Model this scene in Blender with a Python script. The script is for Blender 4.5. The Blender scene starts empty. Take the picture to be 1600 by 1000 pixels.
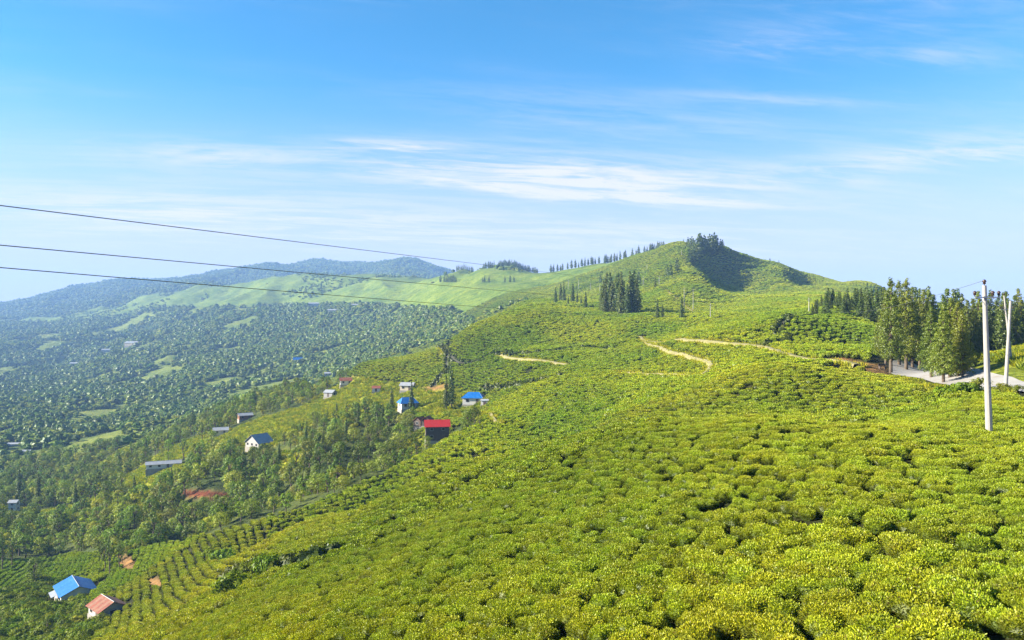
import bpy, math, random
import numpy as np
from mathutils import Vector, Matrix
random.seed(7)
rng = np.random.default_rng(7)
SC = bpy.context.scene
COL = SC.collection

# ------------------------------------------------------------------ camera
F = 1208.0                       # focal length in pixels of the 1600 px wide photograph
cam_d = bpy.data.cameras.new('camera')
cam_d.sensor_width = 36.0
cam_d.lens = 36.0 * F / 1600.0
cam_d.clip_start = 0.3
cam_d.clip_end = 60000
cam = bpy.data.objects.new('camera', cam_d)
cam.location = (0, 0, 0)
cam.rotation_euler = (math.radians(90), 0, 0)
COL.objects.link(cam)
SC.camera = cam

# ------------------------------------------------------------------ sky, sun, exposure
SUN_EL = math.radians(25)
SUN_H = Vector((-1.0, -0.06, 0)).normalized()          # horizontal direction towards the sun
world = bpy.data.worlds.new('World')
SC.world = world
world.use_nodes = True
W = world.node_tree
W.nodes.clear()

def N(tree, kind, **kw):
    n = tree.nodes.new(kind)
    for k, v in kw.items():
        setattr(n, k, v)
    return n

def math_node(tree, op, a, b=None, c=None, clamp=False):
    n = tree.nodes.new('ShaderNodeMath')
    n.operation = op
    n.use_clamp = clamp
    for i, v in enumerate((a, b, c)):
        if v is None:
            continue
        if isinstance(v, (int, float)):
            n.inputs[i].default_value = v
        else:
            tree.links.new(v, n.inputs[i])
    return n.outputs[0]

def build_world():
    L = W.links.new
    out = N(W, 'ShaderNodeOutputWorld')
    bg = N(W, 'ShaderNodeBackground')
    bg.inputs['Strength'].default_value = 0.06
    sky = N(W, 'ShaderNodeTexSky')
    sky.sky_type = 'NISHITA'
    sky.sun_disc = False
    sky.sun_elevation = SUN_EL
    sky.sun_rotation = math.atan2(SUN_H.x, SUN_H.y)
    sky.altitude = 1500
    sky.air_density = 1.0
    sky.dust_density = 0.6
    sky.ozone_density = 3.0
    hs = N(W, 'ShaderNodeHueSaturation')
    hs.inputs['Hue'].default_value = SKY_HUE
    hs.inputs['Saturation'].default_value = SKY_SAT
    hs.inputs['Value'].default_value = 1.0
    L(sky.outputs[0], hs.inputs['Color'])
    # thin high cloud: a flat layer seen in perspective
    tc = N(W, 'ShaderNodeTexCoord')
    sp = N(W, 'ShaderNodeSeparateXYZ')
    L(tc.outputs['Generated'], sp.inputs[0])
    z = math_node(W, 'ADD', math_node(W, 'MAXIMUM', sp.outputs['Z'], 0.0), 0.06)
    x = math_node(W, 'DIVIDE', sp.outputs['X'], z)
    y = math_node(W, 'DIVIDE', sp.outputs['Y'], z)
    def layer(sx, sy, scale, detail, rough, dist, off):
        c = N(W, 'ShaderNodeCombineXYZ')
        L(math_node(W, 'MULTIPLY', x, sx), c.inputs[0])
        L(math_node(W, 'MULTIPLY', math_node(W, 'MULTIPLY_ADD', x, -0.22, y), sy), c.inputs[1])
        c.inputs[2].default_value = off
        n = N(W, 'ShaderNodeTexNoise')
        n.inputs['Scale'].default_value = scale
        n.inputs['Detail'].default_value = detail
        n.inputs['Roughness'].default_value = rough
        n.inputs['Distortion'].default_value = dist
        L(c.outputs[0], n.inputs['Vector'])
        return n.outputs['Fac']
    def smooth(v, a, b):
        m = N(W, 'ShaderNodeMapRange')
        m.interpolation_type = 'SMOOTHSTEP'
        m.inputs['From Min'].default_value = a
        m.inputs['From Max'].default_value = b
        L(v, m.inputs['Value'])
        return m.outputs['Result']
    wisps = math_node(W, 'ADD', math_node(W, 'MULTIPLY', layer(0.55, 1.7, 1.5, 9, 0.62, 0.9, 3.7), 0.6), math_node(W, 'MULTIPLY', layer(0.9, 3.4, 2.2, 9, 0.68, 1.6, 5.3), 0.4))
    broad = layer(0.28, 0.6, 1.0, 5, 0.55, 0.4, 9.1)
    def bank(x0, y0, sx, sy, slope, amp):
        dx = math_node(W, 'SUBTRACT', x, x0)
        dy = math_node(W, 'SUBTRACT', math_node(W, 'SUBTRACT', y, y0), math_node(W, 'MULTIPLY', dx, slope))
        q = math_node(W, 'ADD', math_node(W, 'POWER', math_node(W, 'DIVIDE', math_node(W, 'ABSOLUTE', dx), sx), 2.0),
                      math_node(W, 'POWER', math_node(W, 'DIVIDE', math_node(W, 'ABSOLUTE', dy), sy), 2.0))
        g = math_node(W, 'EXPONENT', math_node(W, 'MULTIPLY', q, -1.0))
        return math_node(W, 'MULTIPLY', g, amp)
    banks = None
    for args in [(0.20, 4.15, 0.85, 0.40, 0.26, 0.72), (0.75, 4.55, 0.75, 0.14, 0.20, 0.50), (-0.52, 3.52, 0.26, 0.11, 0.2, 0.50), (-2.3, 4.9, 1.5, 0.9, 0.1, 0.42), (-1.4, 3.6, 0.5, 0.25, 0.2, 0.30),
                 (1.95, 3.6, 0.7, 0.34, -0.6, 0.46), (0.70, 2.35, 0.20, 0.08, 0.1, 0.14), (1.2, 2.45, 0.35, 0.12, 0.0, 0.13), (0.95, 2.85, 0.55, 0.06, 0.1, 0.13), (0.2, 6.0, 3.2, 0.9, 0.1, 0.40)]:
        g = bank(*args)
        banks = g if banks is None else math_node(W, 'ADD', banks, g)
    dens = math_node(W, 'ADD', math_node(W, 'MULTIPLY', banks, math_node(W, 'MULTIPLY_ADD', smooth(wisps, 0.42, 0.62), 1.9, 0.14)),
                     math_node(W, 'MULTIPLY', math_node(W, 'MULTIPLY', smooth(broad, 0.42, 0.75), smooth(wisps, 0.38, 0.66)), 0.36))
    veil = math_node(W, 'MULTIPLY', smooth(sp.outputs['Z'], 0.30, 0.02), 0.92)
    mv = N(W, 'ShaderNodeMix')
    mv.data_type = 'RGBA'
    L(veil, mv.inputs[0])
    L(hs.outputs[0], mv.inputs[6])
    mv.inputs[7].default_value = VEIL
    mx = N(W, 'ShaderNodeMix')
    mx.data_type = 'RGBA'
    L(math_node(W, 'MINIMUM', dens, 0.95), mx.inputs[0])
    L(mv.outputs[2], mx.inputs[6])
    mx.inputs[7].default_value = CLOUD
    L(mx.outputs[2], bg.inputs['Color'])
    L(bg.outputs[0], out.inputs['Surface'])
SKY_HUE, SKY_SAT = 0.49, 1.33
CLOUD = (4.1, 3.95, 4.3, 1)
VEIL = (3.25, 2.9, 3.8, 1)          # pale lilac sheet of very thin cloud low in the sky
build_world()
sun_d = bpy.data.lights.new('sun', 'SUN')
sun_d.energy = 5.0
sun_d.angle = math.radians(0.5)
sun_d.color = (1.0, 0.92, 0.76)
sun = bpy.data.objects.new('sun', sun_d)
COL.objects.link(sun)
sdir = Vector((SUN_H.x * math.cos(SUN_EL), SUN_H.y * math.cos(SUN_EL), math.sin(SUN_EL)))
sun.rotation_euler = sdir.to_track_quat('Z', 'Y').to_euler()

SC.view_settings.view_transform = 'Standard'
SC.view_settings.look = 'None'
SC.view_settings.gamma = 1.0
SC.view_settings.use_curve_mapping = False
SC.view_settings.exposure = 2.02
SC.render.engine = 'CYCLES'
cy = SC.cycles
cy.use_denoising = True
cy.max_bounces = 6
cy.diffuse_bounces = 3
cy.glossy_bounces = 2
cy.transmission_bounces = 3
cy.transparent_max_bounces = 6
cy.volume_bounces = 0
cy.caustics_reflective = False
cy.caustics_refractive = False

# ------------------------------------------------------------------ terrain: one height field
# Survey points (bearing and dip as read with the camera, distance ahead in metres).
CP = [
 # ground round the viewpoint
 (800,1900,4),(1300,1800,4),(300,1900,5),(0,1700,12),(1600,1800,4),(-300,1500,30),(1900,1700,4),
 (1600,1000,14),(1200,1000,17),(800,1000,22),(500,1000,32),(300,1000,55),(150,1000,110),(0,1000,150),
 (1600,850,22),(1600,740,32),(1600,672,45),(1200,850,26),(1200,720,42),(1200,645,60),
 (900,850,36),(900,740,62),(900,668,88),(700,850,48),(700,770,85),(700,720,110),
 (550,900,52),(500,850,85),(480,820,120),(400,900,85),(400,860,125),(330,885,140),(250,940,130),(200,970,130),
 (50,960,170),(110,940,190),(0,900,220),(100,880,240),(200,850,220),
 (100,830,290),(0,800,350),(150,760,400),(0,740,500),
 # gully and spur
 (400,840,155),(400,810,185),(330,830,195),(470,790,180),(560,755,175),(600,775,118),(600,785,145),(600,755,165),(600,738,185),
 (660,712,190),(700,690,195),(740,655,210),(770,640,220),
 (600,768,212),(660,745,215),(700,718,222),(560,785,206),(400,840,215),(330,858,225),(480,808,205),
 # amphitheatre of tea
 (740,700,150),(850,682,95),(850,690,125),(850,672,160),(850,640,190),(850,600,230),(850,560,290),(850,520,370),(850,486,430),
 (1000,650,75),(1000,662,95),(1000,640,125),(1000,600,175),(1000,560,240),(1000,525,310),(1000,497,360),
 (1200,655,75),(1200,630,95),(1200,590,125),(1200,550,165),(1200,515,215),(1200,488,275),
 (1330,660,52),(1330,665,62),(1330,640,75),(1330,600,105),(1330,568,145),(1300,530,185),(1330,500,225),(1330,485,250),
 (1450,660,50),(1450,650,62),(1450,620,85),(1450,588,120),(1450,575,160),(1450,566,190),(1400,584,140),
 (1500,600,96),(1600,612,76),(1600,640,58),(1540,630,65),(1600,560,105),(1530,566,120),(1600,545,120),
 (1600,540,200),(1450,540,260),(1600,530,300),(1380,520,190),(1390,545,165),
 # village hillside
 (680,690,240),(740,632,285),(640,640,305),(630,608,360),(540,600,420),(700,600,330),(700,570,380),(700,540,420),(740,508,440),
 (640,560,420),(560,572,440),(460,605,480),(420,640,420),(400,690,330),(470,680,310),(560,650,320),(560,700,260),
 (500,740,230),(330,770,260),(330,720,320),(250,730,335),(250,790,270),(150,820,270),
 (300,690,420),(200,700,500),(100,720,520),(0,700,600),
 (600,600,530),(660,578,540),(560,618,520),(740,535,520),(500,628,540),
 # the valley and the far side
 (300,660,620),(300,640,800),(300,600,1050),(300,560,1400),(300,520,1900),(300,480,2400),(320,452,2800),
 (450,615,560),(450,600,900),(450,570,1150),(450,530,1500),(450,490,1900),(450,460,2300),(450,432,2700),
 (600,570,800),(600,545,1000),(600,510,1350),(600,480,1650),(600,450,2000),(590,428,2300),
 (740,520,750),(740,500,900),(740,480,1050),(740,455,1250),(740,440,1400),(795,409,1600),(740,424,1600),(690,438,1700),(835,428,1620),
 (0,660,800),(0,620,1100),(0,580,1500),(0,540,2100),(0,505,3000),(0,478,4000),(0,490,5200),
 (150,640,900),(150,600,1250),(150,550,1800),(150,510,2500),(150,475,3300),(185,440,4200),(100,455,4200),(185,460,5600),
 (140,449,4200),(240,442,4250),(300,436,4200),(350,427,4250),(400,420,4300),(460,418,4300),(520,415,4300),(555,421,4200),(580,424,4050),(605,417,4000),(640,408,4000),(672,417,3950),(700,428,3800),
 (400,450,3400),(520,448,3400),(640,445,3000),(700,448,2600),
 (400,445,5600),(640,440,5600),(800,450,2600),(900,460,3000),
 # peak and its ridges
 (1100,392,850),(1060,386,900),(1040,390,920),(1000,403,1050),(950,413,1150),(900,424,1250),(860,432,1400),
 (1130,390,860),(1160,399,870),(1200,412,890),(1250,425,890),(1300,438,880),(1320,442,870),(1345,439,860),(1370,447,850),(1392,463,820),(1420,488,760),(1500,500,600),(1600,505,600),
 (1060,415,1080),(1100,404,925),(1150,410,925),(1130,402,920),(1200,426,985),(950,435,1450),(860,445,1750),(790,440,1950),(740,450,2050),(1130,420,1050),(1200,445,1150),(1345,468,1060),(1400,492,1000),
 (1100,470,2000),(1300,490,2000),(1600,500,2000),(1100,475,5600),(1600,490,5600),
 (1074,409,770),(1086,430,650),(1088,448,580),(1104,430,770),(1112,440,740),(1128,458,680),(1130,425,830),(1140,440,795),(1165,446,780),(1160,460,680),(1194,461,690),(1218,421,805),(1220,444,700),(1300,456,720),(1245,445,780),(1250,462,590),(1200,470,450),(1200,480,380),(1200,493,320),(1150,466,560),
 (1100,478,470),(1100,493,390),(1100,491,330),(1040,438,650),(1040,468,500),(1000,430,800),(1000,460,600),(1000,488,430),
 (950,430,950),(950,458,700),(950,486,450),(900,445,950),(900,465,700),(880,480,500),(850,450,1050),(850,470,750),
 (800,435,1300),(800,460,950),(800,485,600),(800,490,440),(1345,466,560),(1345,480,350),(1345,489,290),
]
CP += [(p - 330, q, y) for p, q, y in CP if p == 0] + [(p + 330, q, y) for p, q, y in CP if p == 1600]
cp = np.array(CP, float)
US, SS = 3.2, 1.0                                      # scaling of bearing and log distance for the fit
cu = (cp[:, 0] - 800) / F * US
cs = np.log(cp[:, 2]) * SS
ct = -(cp[:, 1] - 500) / F

def tps_k(d2):
    return np.where(d2 > 1e-12, 0.5 * d2 * np.log(np.maximum(d2, 1e-12)), 0.0)

nC = len(cp)
A = np.zeros((nC + 3, nC + 3))
A[:nC, :nC] = tps_k((cu[:, None] - cu) ** 2 + (cs[:, None] - cs) ** 2) + np.eye(nC) * 0.0002
Pm = np.stack([np.ones(nC), cu, cs], 1)
A[:nC, nC:] = Pm
A[nC:, :nC] = Pm.T
wts = np.linalg.solve(A, np.concatenate([ct, np.zeros(3)]))

NU, NS = 640, 760
U0, U1 = -0.86, 0.86
S0, S1 = math.log(4.0), math.log(6500.0)
gu = np.linspace(U0, U1, NU)
gs = np.linspace(S0, S1, NS)
GU, GS = np.meshgrid(gu, gs)                           # [row = distance, column = bearing]
GT = np.empty_like(GU)
for r in range(NS):
    d2 = (GU[r][:, None] * US - cu) ** 2 + (gs[r] * SS - cs) ** 2
    GT[r] = tps_k(d2) @ wts[:nC] + wts[nC] + wts[nC + 1] * GU[r] * US + wts[nC + 2] * gs[r] * SS
GY = np.exp(GS)
GX = GU * GY

def vnoise(x, y, seed=0):
    """smooth value noise on arrays"""
    xi, yi = np.floor(x).astype(np.int64), np.floor(y).astype(np.int64)
    fx, fy = x - xi, y - yi
    fx, fy = fx * fx * (3 - 2 * fx), fy * fy * (3 - 2 * fy)
    def h(a, b):
        v = (a * 374761393 + b * 668265263 + seed * 1442695041) & 0x7fffffff
        v = ((v ^ (v >> 13)) * 1274126177) & 0x7fffffff
        return ((v ^ (v >> 16)) & 0xffff) / 65535.0
    return (h(xi, yi) * (1 - fx) + h(xi + 1, yi) * fx) * (1 - fy) + (h(xi, yi + 1) * (1 - fx) + h(xi + 1, yi + 1) * fx) * fy

def fbm(x, y, o=4, seed=0):
    s, a, t = 0.0, 1.0, 0.0
    for k in range(o):
        s = s + a * vnoise(x * 2 ** k, y * 2 ** k, seed + k)
        t += a
        a *= 0.5
    return s / t

GZ = GT * GY
# gullies and spurs on the hills, small undulation close by
far = np.clip((GY - 450) / 900, 0, 1)
lump = np.clip((GY - 520) / 100, 0, 1) * np.clip((1300 - GY) / 300, 0, 1)
GZ += lump * (fbm(GX / 75, GY / 90, 3, 17) - 0.5) * 9
rid = 1 - np.abs(2 * fbm(GX / 260, GY / 420, 4, 11) - 1) * 2
GZ += np.clip((GY - 3000) / 600, 0, 1) * (fbm(GX / 380, GY / 700, 4, 27) - 0.5) * 70
GZ += far * (rid - 0.5) * np.minimum(GY * (0.009 + 0.006 * np.clip((GY - 1000) / 500, 0, 1)), 30)
near = np.clip((GY - 20) / 60, 0, 1) * (1 - np.clip((GY - 300) / 400, 0, 1))
GZ += near * (fbm(GX / 22, GY / 30, 3, 5) - 0.5) * 1.6

# knolls and hollows on the tea slopes
for mpx, mY, mx_, my_, mh in [(1212, 118, 8, 15, 2.4), (1325, 92, 7, 13, -2.6), (1235, 212, 12, 22, 3.0), (1342, 186, 10, 18, -3.4),
                              (560, 178, 8, 8, 2.2), (480, 182, 8, 8, 2.4), (400, 188, 8, 8, 2.4), (590, 146, 9, 9, -3.0), (505, 150, 9, 9, -3.2), (420, 154, 9, 9, -3.2),
                              (1000, 97, 12, 11, -1.8), (910, 114, 12, 12, -2.6), (810, 128, 13, 13, -3.0), (725, 136, 12, 12, -2.8), (1140, 80, 10, 9, -1.2),
                              (930, 205, 12, 30, 2.2), (1010, 190, 12, 30, -1.8), (820, 300, 16, 40, 2.6), (900, 320, 16, 40, -2.2), (1100, 230, 14, 35, 2.2), (1060, 300, 16, 40, -2.0)]:
    GZ += mh * np.exp(-((GX - (mpx - 800) / F * mY) / mx_) ** 2 - ((GY - mY) / my_) ** 2)
# the sightings over tea hit the bush tops: the soil lies lower, except on the road
ROADXY = np.array([((px - 800) / F * y, y) for px, y in [(1750, 58), (1660, 68), (1590, 80), (1520, 97), (1494, 106), (1468, 115), (1448, 124), (1432, 132), (1425, 141), (1425, 150), (1450, 166), (1500, 178)]])
dr_ = np.full(GX.shape, 1e9)
for rx, ry in ROADXY:
    dr_ = np.minimum(dr_, np.hypot(GX - rx, GY - ry))
GZ -= 0.7 * np.clip((dr_ - 6) / 8, 0, 1) * np.clip(1 - (GY - 250) / 300, 0, 1)

def terrain_z(x, y):
    x, y = np.asarray(x, float), np.asarray(y, float)
    y = np.maximum(y, 4.001)
    a = np.clip((x / y - U0) / (U1 - U0) * (NU - 1), 0, NU - 1.001)
    b = np.clip((np.log(y) - S0) / (S1 - S0) * (NS - 1), 0, NS - 1.001)
    i, j = a.astype(int), b.astype(int)
    p, q = a - i, b - j
    return (GZ[j, i] * (1 - p) + GZ[j, i + 1] * p) * (1 - q) + (GZ[j + 1, i] * (1 - p) + GZ[j + 1, i + 1] * p) * q

def ground(px, py, ymin=10.0):
    """where the line of sight through a point of the photograph first meets the ground"""
    u = (px - 800) / F
    ys = np.exp(np.linspace(math.log(ymin), S1, 3000))
    zz = terrain_z(u * ys, ys)
    t = -(py - 500) / F
    hit = np.nonzero(zz / ys >= t)[0]
    k = hit[0] if len(hit) else 2999
    return Vector((u * ys[k], ys[k], zz[k]))

def on_ground(px, Y):
    x = (px - 800) / F * Y
    return Vector((x, Y, float(terrain_z(x, Y))))
# ------------------------------------------------------------------ land cover, read off the survey
PXG = 800 + F * GU
PYG = 500 - F * GZ / GY
hor = np.maximum.accumulate(GZ / GY, axis=0)
VIS = (GZ / GY) >= np.vstack([np.full((1, NU), -9.0), hor[:-1]]) - 1e-9
HOR = np.vstack([np.full((1, NU), -9.0), hor[:-1]])

def inside(poly, x, y):
    r = np.zeros(np.shape(x), bool)
    n = len(poly)
    for i in range(n):
        x0, y0 = poly[i]
        x1, y1 = poly[(i + 1) % n]
        c = (y0 > y) != (y1 > y)
        with np.errstate(divide='ignore', invalid='ignore'):
            r ^= c & (x < (x1 - x0) * (y - y0) / (y1 - y0 + 1e-12) + x0)
    return r

TEA, WOOD, FIELD, FARTEA, FARWOOD, BLUEWOOD, BANK, SOIL = range(8)
P_WOOD = [(-400,900),(-400,690),(0,690),(200,682),(330,640),(440,595),(520,583),(560,590),(640,600),(650,655),(660,690),(725,665),(765,640),(750,665),(705,686),
          (660,714),(560,760),(480,795),(330,836),(200,866),(100,868),(0,880)]
P_FIELD = [[(390,692),(470,636),(520,605),(560,588),(640,602),(700,600),(772,625),(745,655),(700,655),(665,650),(640,640),(560,650),(490,662),(440,690),(420,700)],
           [(200,748),(280,724),(320,728),(290,748),(230,758)], [(430,705),(470,705),(468,735),(430,735)]]
P_FARWOOD = [(-400,760),(-400,505),(0,505),(150,500),(250,482),(420,478),(560,476),(700,484),(745,506),(700,530),(640,548),(560,578),(480,606),(330,652),(200,700)]
P_SHRUB = [(-400,1400),(-400,960),(0,935),(60,905),(110,930),(150,950),(165,985),(130,1010),(100,1400)]
P_BANK = [(1512,612),(1512,552),(1600,540),(1800,540),(1800,600),(1620,604)]
P_SOIL = [[(1285,562),(1320,558),(1345,566),(1385,572),(1390,592),(1370,590),(1335,578),(1300,572)],
          [(180,870),(200,866),(212,880),(205,893),(192,890)], [(226,903),(250,905),(258,912),(240,922),(228,918)], [(266,766),(330,768),(360,770),(358,779),(300,778),(266,772)],
          [(655,605),(705,600),(705,607),(665,612)]]
cls = np.full(GU.shape, TEA)
cls[GY > 480] = FARTEA
m = inside(P_WOOD, PXG, PYG) & (GY > 150) & (GY < 700); cls[m] = WOOD
for p in P_FIELD:
    m = inside(p, PXG, PYG) & (GY > 220) & (GY < 520); cls[m] = FIELD
m = inside(P_FARWOOD, PXG, PYG) & (GY > 500) & (GY < 3000); cls[m] = FARWOOD
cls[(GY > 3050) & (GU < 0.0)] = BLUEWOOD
m = inside(P_SHRUB, PXG, PYG) & (GY > 60) & (GY < 240); cls[m] = WOOD
m = inside(P_BANK, PXG, PYG) & (GY > 70) & (GY < 150); cls[m] = BANK
for k, p in enumerate(P_SOIL):
    m = inside(p, PXG, PYG) & (GY > 90) & (GY < 420); cls[m] = SOIL
# what cannot be seen takes the cover of the ground next to it
for c in range(NU):
    v = np.nonzero(VIS[:, c])[0]
    near_i = v[np.clip(np.searchsorted(v, np.arange(NS)), 0, len(v) - 1)]
    cls[:, c] = np.where(VIS[:, c], cls[:, c], cls[near_i, c])
cls[(cls == TEA) & (GY > 480)] = FARTEA
cls[(cls == WOOD) & (GY > 225) & (fbm(GX / 30, GY / 42, 3, 111) > 0.575)] = FIELD

def grid_at(G, x, y):
    a = np.clip(np.rint((x / y - U0) / (U1 - U0) * (NU - 1)), 0, NU - 1).astype(int)
    b = np.clip(np.rint((np.log(y) - S0) / (S1 - S0) * (NS - 1)), 0, NS - 1).astype(int)
    return G[b, a]

# ------------------------------------------------------------------ helpers
def new_mat(name):
    m = bpy.data.materials.new(name)
    m.use_nodes = True
    m.node_tree.nodes.clear()
    return m, m.node_tree

def ramp(t, fac, stops):
    r = t.nodes.new('ShaderNodeValToRGB')
    e = r.color_ramp.elements
    while len(e) < len(stops):
        e.new(0.5)
    for k, (p, c) in enumerate(stops):
        e[k].position = p
        e[k].color = (*c, 1)
    t.links.new(fac, r.inputs[0])
    return r.outputs[0]

def noise(t, vec, scale, detail=4, rough=0.55):
    n = t.nodes.new('ShaderNodeTexNoise')
    n.inputs['Scale'].default_value = scale
    n.inputs['Detail'].default_value = detail
    n.inputs['Roughness'].default_value = rough
    if vec is not None:
        t.links.new(vec, n.inputs['Vector'])
    return n.outputs['Fac']

def mix(t, fac, a, b, mode='MIX'):
    n = t.nodes.new('ShaderNodeMix')
    n.data_type = 'RGBA'
    n.blend_type = mode
    for sock, v in ((n.inputs[0], fac), (n.inputs[6], a), (n.inputs[7], b)):
        if isinstance(v, (int, float)):
            sock.default_value = v
        elif isinstance(v, tuple):
            sock.default_value = (*v, 1)
        else:
            t.links.new(v, sock)
    return n.outputs[2]

def surface(name, col, rough=0.8, var=0.25, scale=3.0, metal=0.0, bump=0.0, dirt=None):
    """plain procedural paint, wood, tin, concrete ..."""
    m, t = new_mat(name)
    out = t.nodes.new('ShaderNodeOutputMaterial')
    b = t.nodes.new('ShaderNodeBsdfPrincipled')
    tc = t.nodes.new('ShaderNodeTexCoord').outputs['Object']
    n = noise(t, tc, scale, 6, 0.65)
    c = ramp(t, n, [(0.25, tuple(x * (1 - var) for x in col)), (0.75, tuple(min(1, x * (1 + var)) for x in col))])
    if dirt:
        d = noise(t, tc, scale * 0.6, 5, 0.7)
        f = ramp(t, d, [(0.5, (0, 0, 0)), (0.68, (1, 1, 1))])
        c = mix(t, f, c, dirt)
    t.links.new(c, b.inputs['Base Color'])
    b.inputs['Roughness'].default_value = rough
    b.inputs['Metallic'].default_value = metal
    if bump:
        bn = t.nodes.new('ShaderNodeBump')
        bn.inputs['Strength'].default_value = bump
        bn.inputs['Distance'].default_value = 0.05
        t.links.new(noise(t, tc, scale * 6, 5), bn.inputs['Height'])
        t.links.new(bn.outputs[0], b.inputs['Normal'])
    t.links.new(b.outputs[0], out.inputs[0])
    return m

def foliage(name, tint=(1, 1, 1), trans=0.3, vary=0.35, hue=0.03, gloss=0.06, wash=None):
    """leaves: colour from the leaf's own vertex colour, varied from plant to plant"""
    m, t = new_mat(name)
    L = t.links.new
    out = t.nodes.new('ShaderNodeOutputMaterial')
    at = t.nodes.new('ShaderNodeAttribute'); at.attribute_name = 'Col'
    oi = t.nodes.new('ShaderNodeObjectInfo')
    hs = t.nodes.new('ShaderNodeHueSaturation')
    L(at.outputs['Color'], hs.inputs['Color'])
    L(math_node(t, 'MULTIPLY_ADD', oi.outputs['Random'], 2 * hue, 0.5 - hue), hs.inputs['Hue'])
    rnd2 = math_node(t, 'FRACT', math_node(t, 'MULTIPLY', oi.outputs['Random'], 17.31))
    L(math_node(t, 'MULTIPLY_ADD', rnd2, 2 * vary, 1 - vary), hs.inputs['Value'])
    c = mix(t, 1.0, hs.outputs[0], tint, 'MULTIPLY')
    if wash:       # fields differ: broad drifts of fresher and older growth across the slope
        geo = t.nodes.new('ShaderNodeNewGeometry').outputs['Position']
        mp = t.nodes.new('ShaderNodeMapping'); mp.inputs['Scale'].default_value = (1, 0.55, 1.4)
        L(geo, mp.inputs['Vector'])
        f = ramp(t, noise(t, mp.outputs[0], wash[0], 3, 0.6), [(0.38, (0, 0, 0)), (0.62, (1, 1, 1))])
        c = mix(t, f, mix(t, 1.0, c, wash[1], 'MULTIPLY'), mix(t, 1.0, c, wash[2], 'MULTIPLY'))
    d = t.nodes.new('ShaderNodeBsdfDiffuse'); L(c, d.inputs['Color'])
    tr = t.nodes.new('ShaderNodeBsdfTranslucent'); L(mix(t, 1.0, c, (1.15, 1.25, 0.5), 'MULTIPLY'), tr.inputs['Color'])
    mx = t.nodes.new('ShaderNodeMixShader'); mx.inputs[0].default_value = trans
    L(d.outputs[0], mx.inputs[1]); L(tr.outputs[0], mx.inputs[2])
    g = t.nodes.new('ShaderNodeBsdfGlossy'); g.inputs['Roughness'].default_value = 0.45
    g.inputs['Color'].default_value = (0.8, 0.85, 0.8, 1)
    m2 = t.nodes.new('ShaderNodeMixShader'); m2.inputs[0].default_value = gloss
    L(mx.outputs[0], m2.inputs[1]); L(g.outputs[0], m2.inputs[2])
    L(m2.outputs[0], out.inputs[0])
    return m

class MB:
    """collects faces for one mesh, each with a colour and a material slot"""
    def __init__(self):
        self.v, self.f, self.c, self.m, self.n = [], [], [], [], 0
    def add(self, verts, faces, col=(1, 1, 1), mat=0):
        verts = np.asarray(verts, float).reshape(-1, 3)
        self.v.append(verts)
        c = np.broadcast_to(np.asarray(col, float), (len(verts), 3))
        self.c.append(c)
        self.f += [tuple(i + self.n for i in f) for f in faces]
        self.m += [mat] * len(faces)
        self.n += len(verts)
    def cards(self, P, D, S, L, Wd, col, mat=0):
        """leaf cards: centres P, long axis D, side axis S, lengths L, widths Wd"""
        P, D, S = np.asarray(P), np.asarray(D), np.asarray(S)
        n = len(P)
        L = np.broadcast_to(np.asarray(L, float), (n,))[:, None]
        Wd = np.broadcast_to(np.asarray(Wd, float), (n,))[:, None]
        q = np.stack([P - D * L * .5, P + S * Wd * .5 + D * L * .05, P + D * L * .5, P - S * Wd * .5 + D * L * .05], 1).reshape(-1, 3)
        c = np.repeat(np.broadcast_to(col, (n, 3)), 4, 0)
        self.v.append(q); self.c.append(c)
        k = self.n + np.arange(n) * 4
        self.f += [tuple(r) for r in np.stack([k, k + 1, k + 2, k + 3], 1).tolist()]
        self.m += [mat] * n
        self.n += n * 4
    def box(self, lo, hi, col=(1, 1, 1), mat=0):
        x0, y0, z0 = lo; x1, y1, z1 = hi
        self.add([(x0,y0,z0),(x1,y0,z0),(x1,y1,z0),(x0,y1,z0),(x0,y0,z1),(x1,y0,z1),(x1,y1,z1),(x0,y1,z1)],
                 [(0,3,2,1),(4,5,6,7),(0,1,5,4),(1,2,6,5),(2,3,7,6),(3,0,4,7)], col, mat)
    def tube(self, pts, rad, sides=7, col=(1, 1, 1), mat=0, cap=True):
        pts = [Vector(p) for p in pts]
        ring = []
        vs = []
        for i, p in enumerate(pts):
            d = (pts[min(i + 1, len(pts) - 1)] - pts[max(i - 1, 0)])
            d = d.normalized() if d.length > 1e-9 else Vector((0, 0, 1))
            a = d.orthogonal().normalized() if abs(d.z) < 0.95 else Vector((1, 0, 0)) - d * d.x
            a.normalize()
            b = d.cross(a)
            for k in range(sides):
                w = 2 * math.pi * k / sides
                vs.append(p + (a * math.cos(w) + b * math.sin(w)) * rad[i])
        fs = []
        for i in range(len(pts) - 1):
            for k in range(sides):
                k2 = (k + 1) % sides
                fs.append((i * sides + k, i * sides + k2, (i + 1) * sides + k2, (i + 1) * sides + k))
        if cap:
            fs.append(tuple(range(sides))[::-1])
            fs.append(tuple((len(pts) - 1) * sides + k for k in range(sides)))
        self.add([tuple(v) for v in vs], fs, col, mat)
    def mesh(self, name, mats, smooth=False):
        me = bpy.data.meshes.new(name)
        me.from_pydata(np.concatenate(self.v).tolist(), [], self.f)
        me.polygons.foreach_set('material_index', self.m)
        if smooth:
            me.polygons.foreach_set('use_smooth', [True] * len(self.f))
        ca = me.color_attributes.new('Col', 'FLOAT_COLOR', 'POINT')
        c = np.concatenate(self.c)
        ca.data.foreach_set('color', np.concatenate([c, np.ones((len(c), 1))], 1).ravel())
        for m in (mats if isinstance(mats, (list, tuple)) else [mats]):
            me.materials.append(m)
        me.update()
        return me

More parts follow.
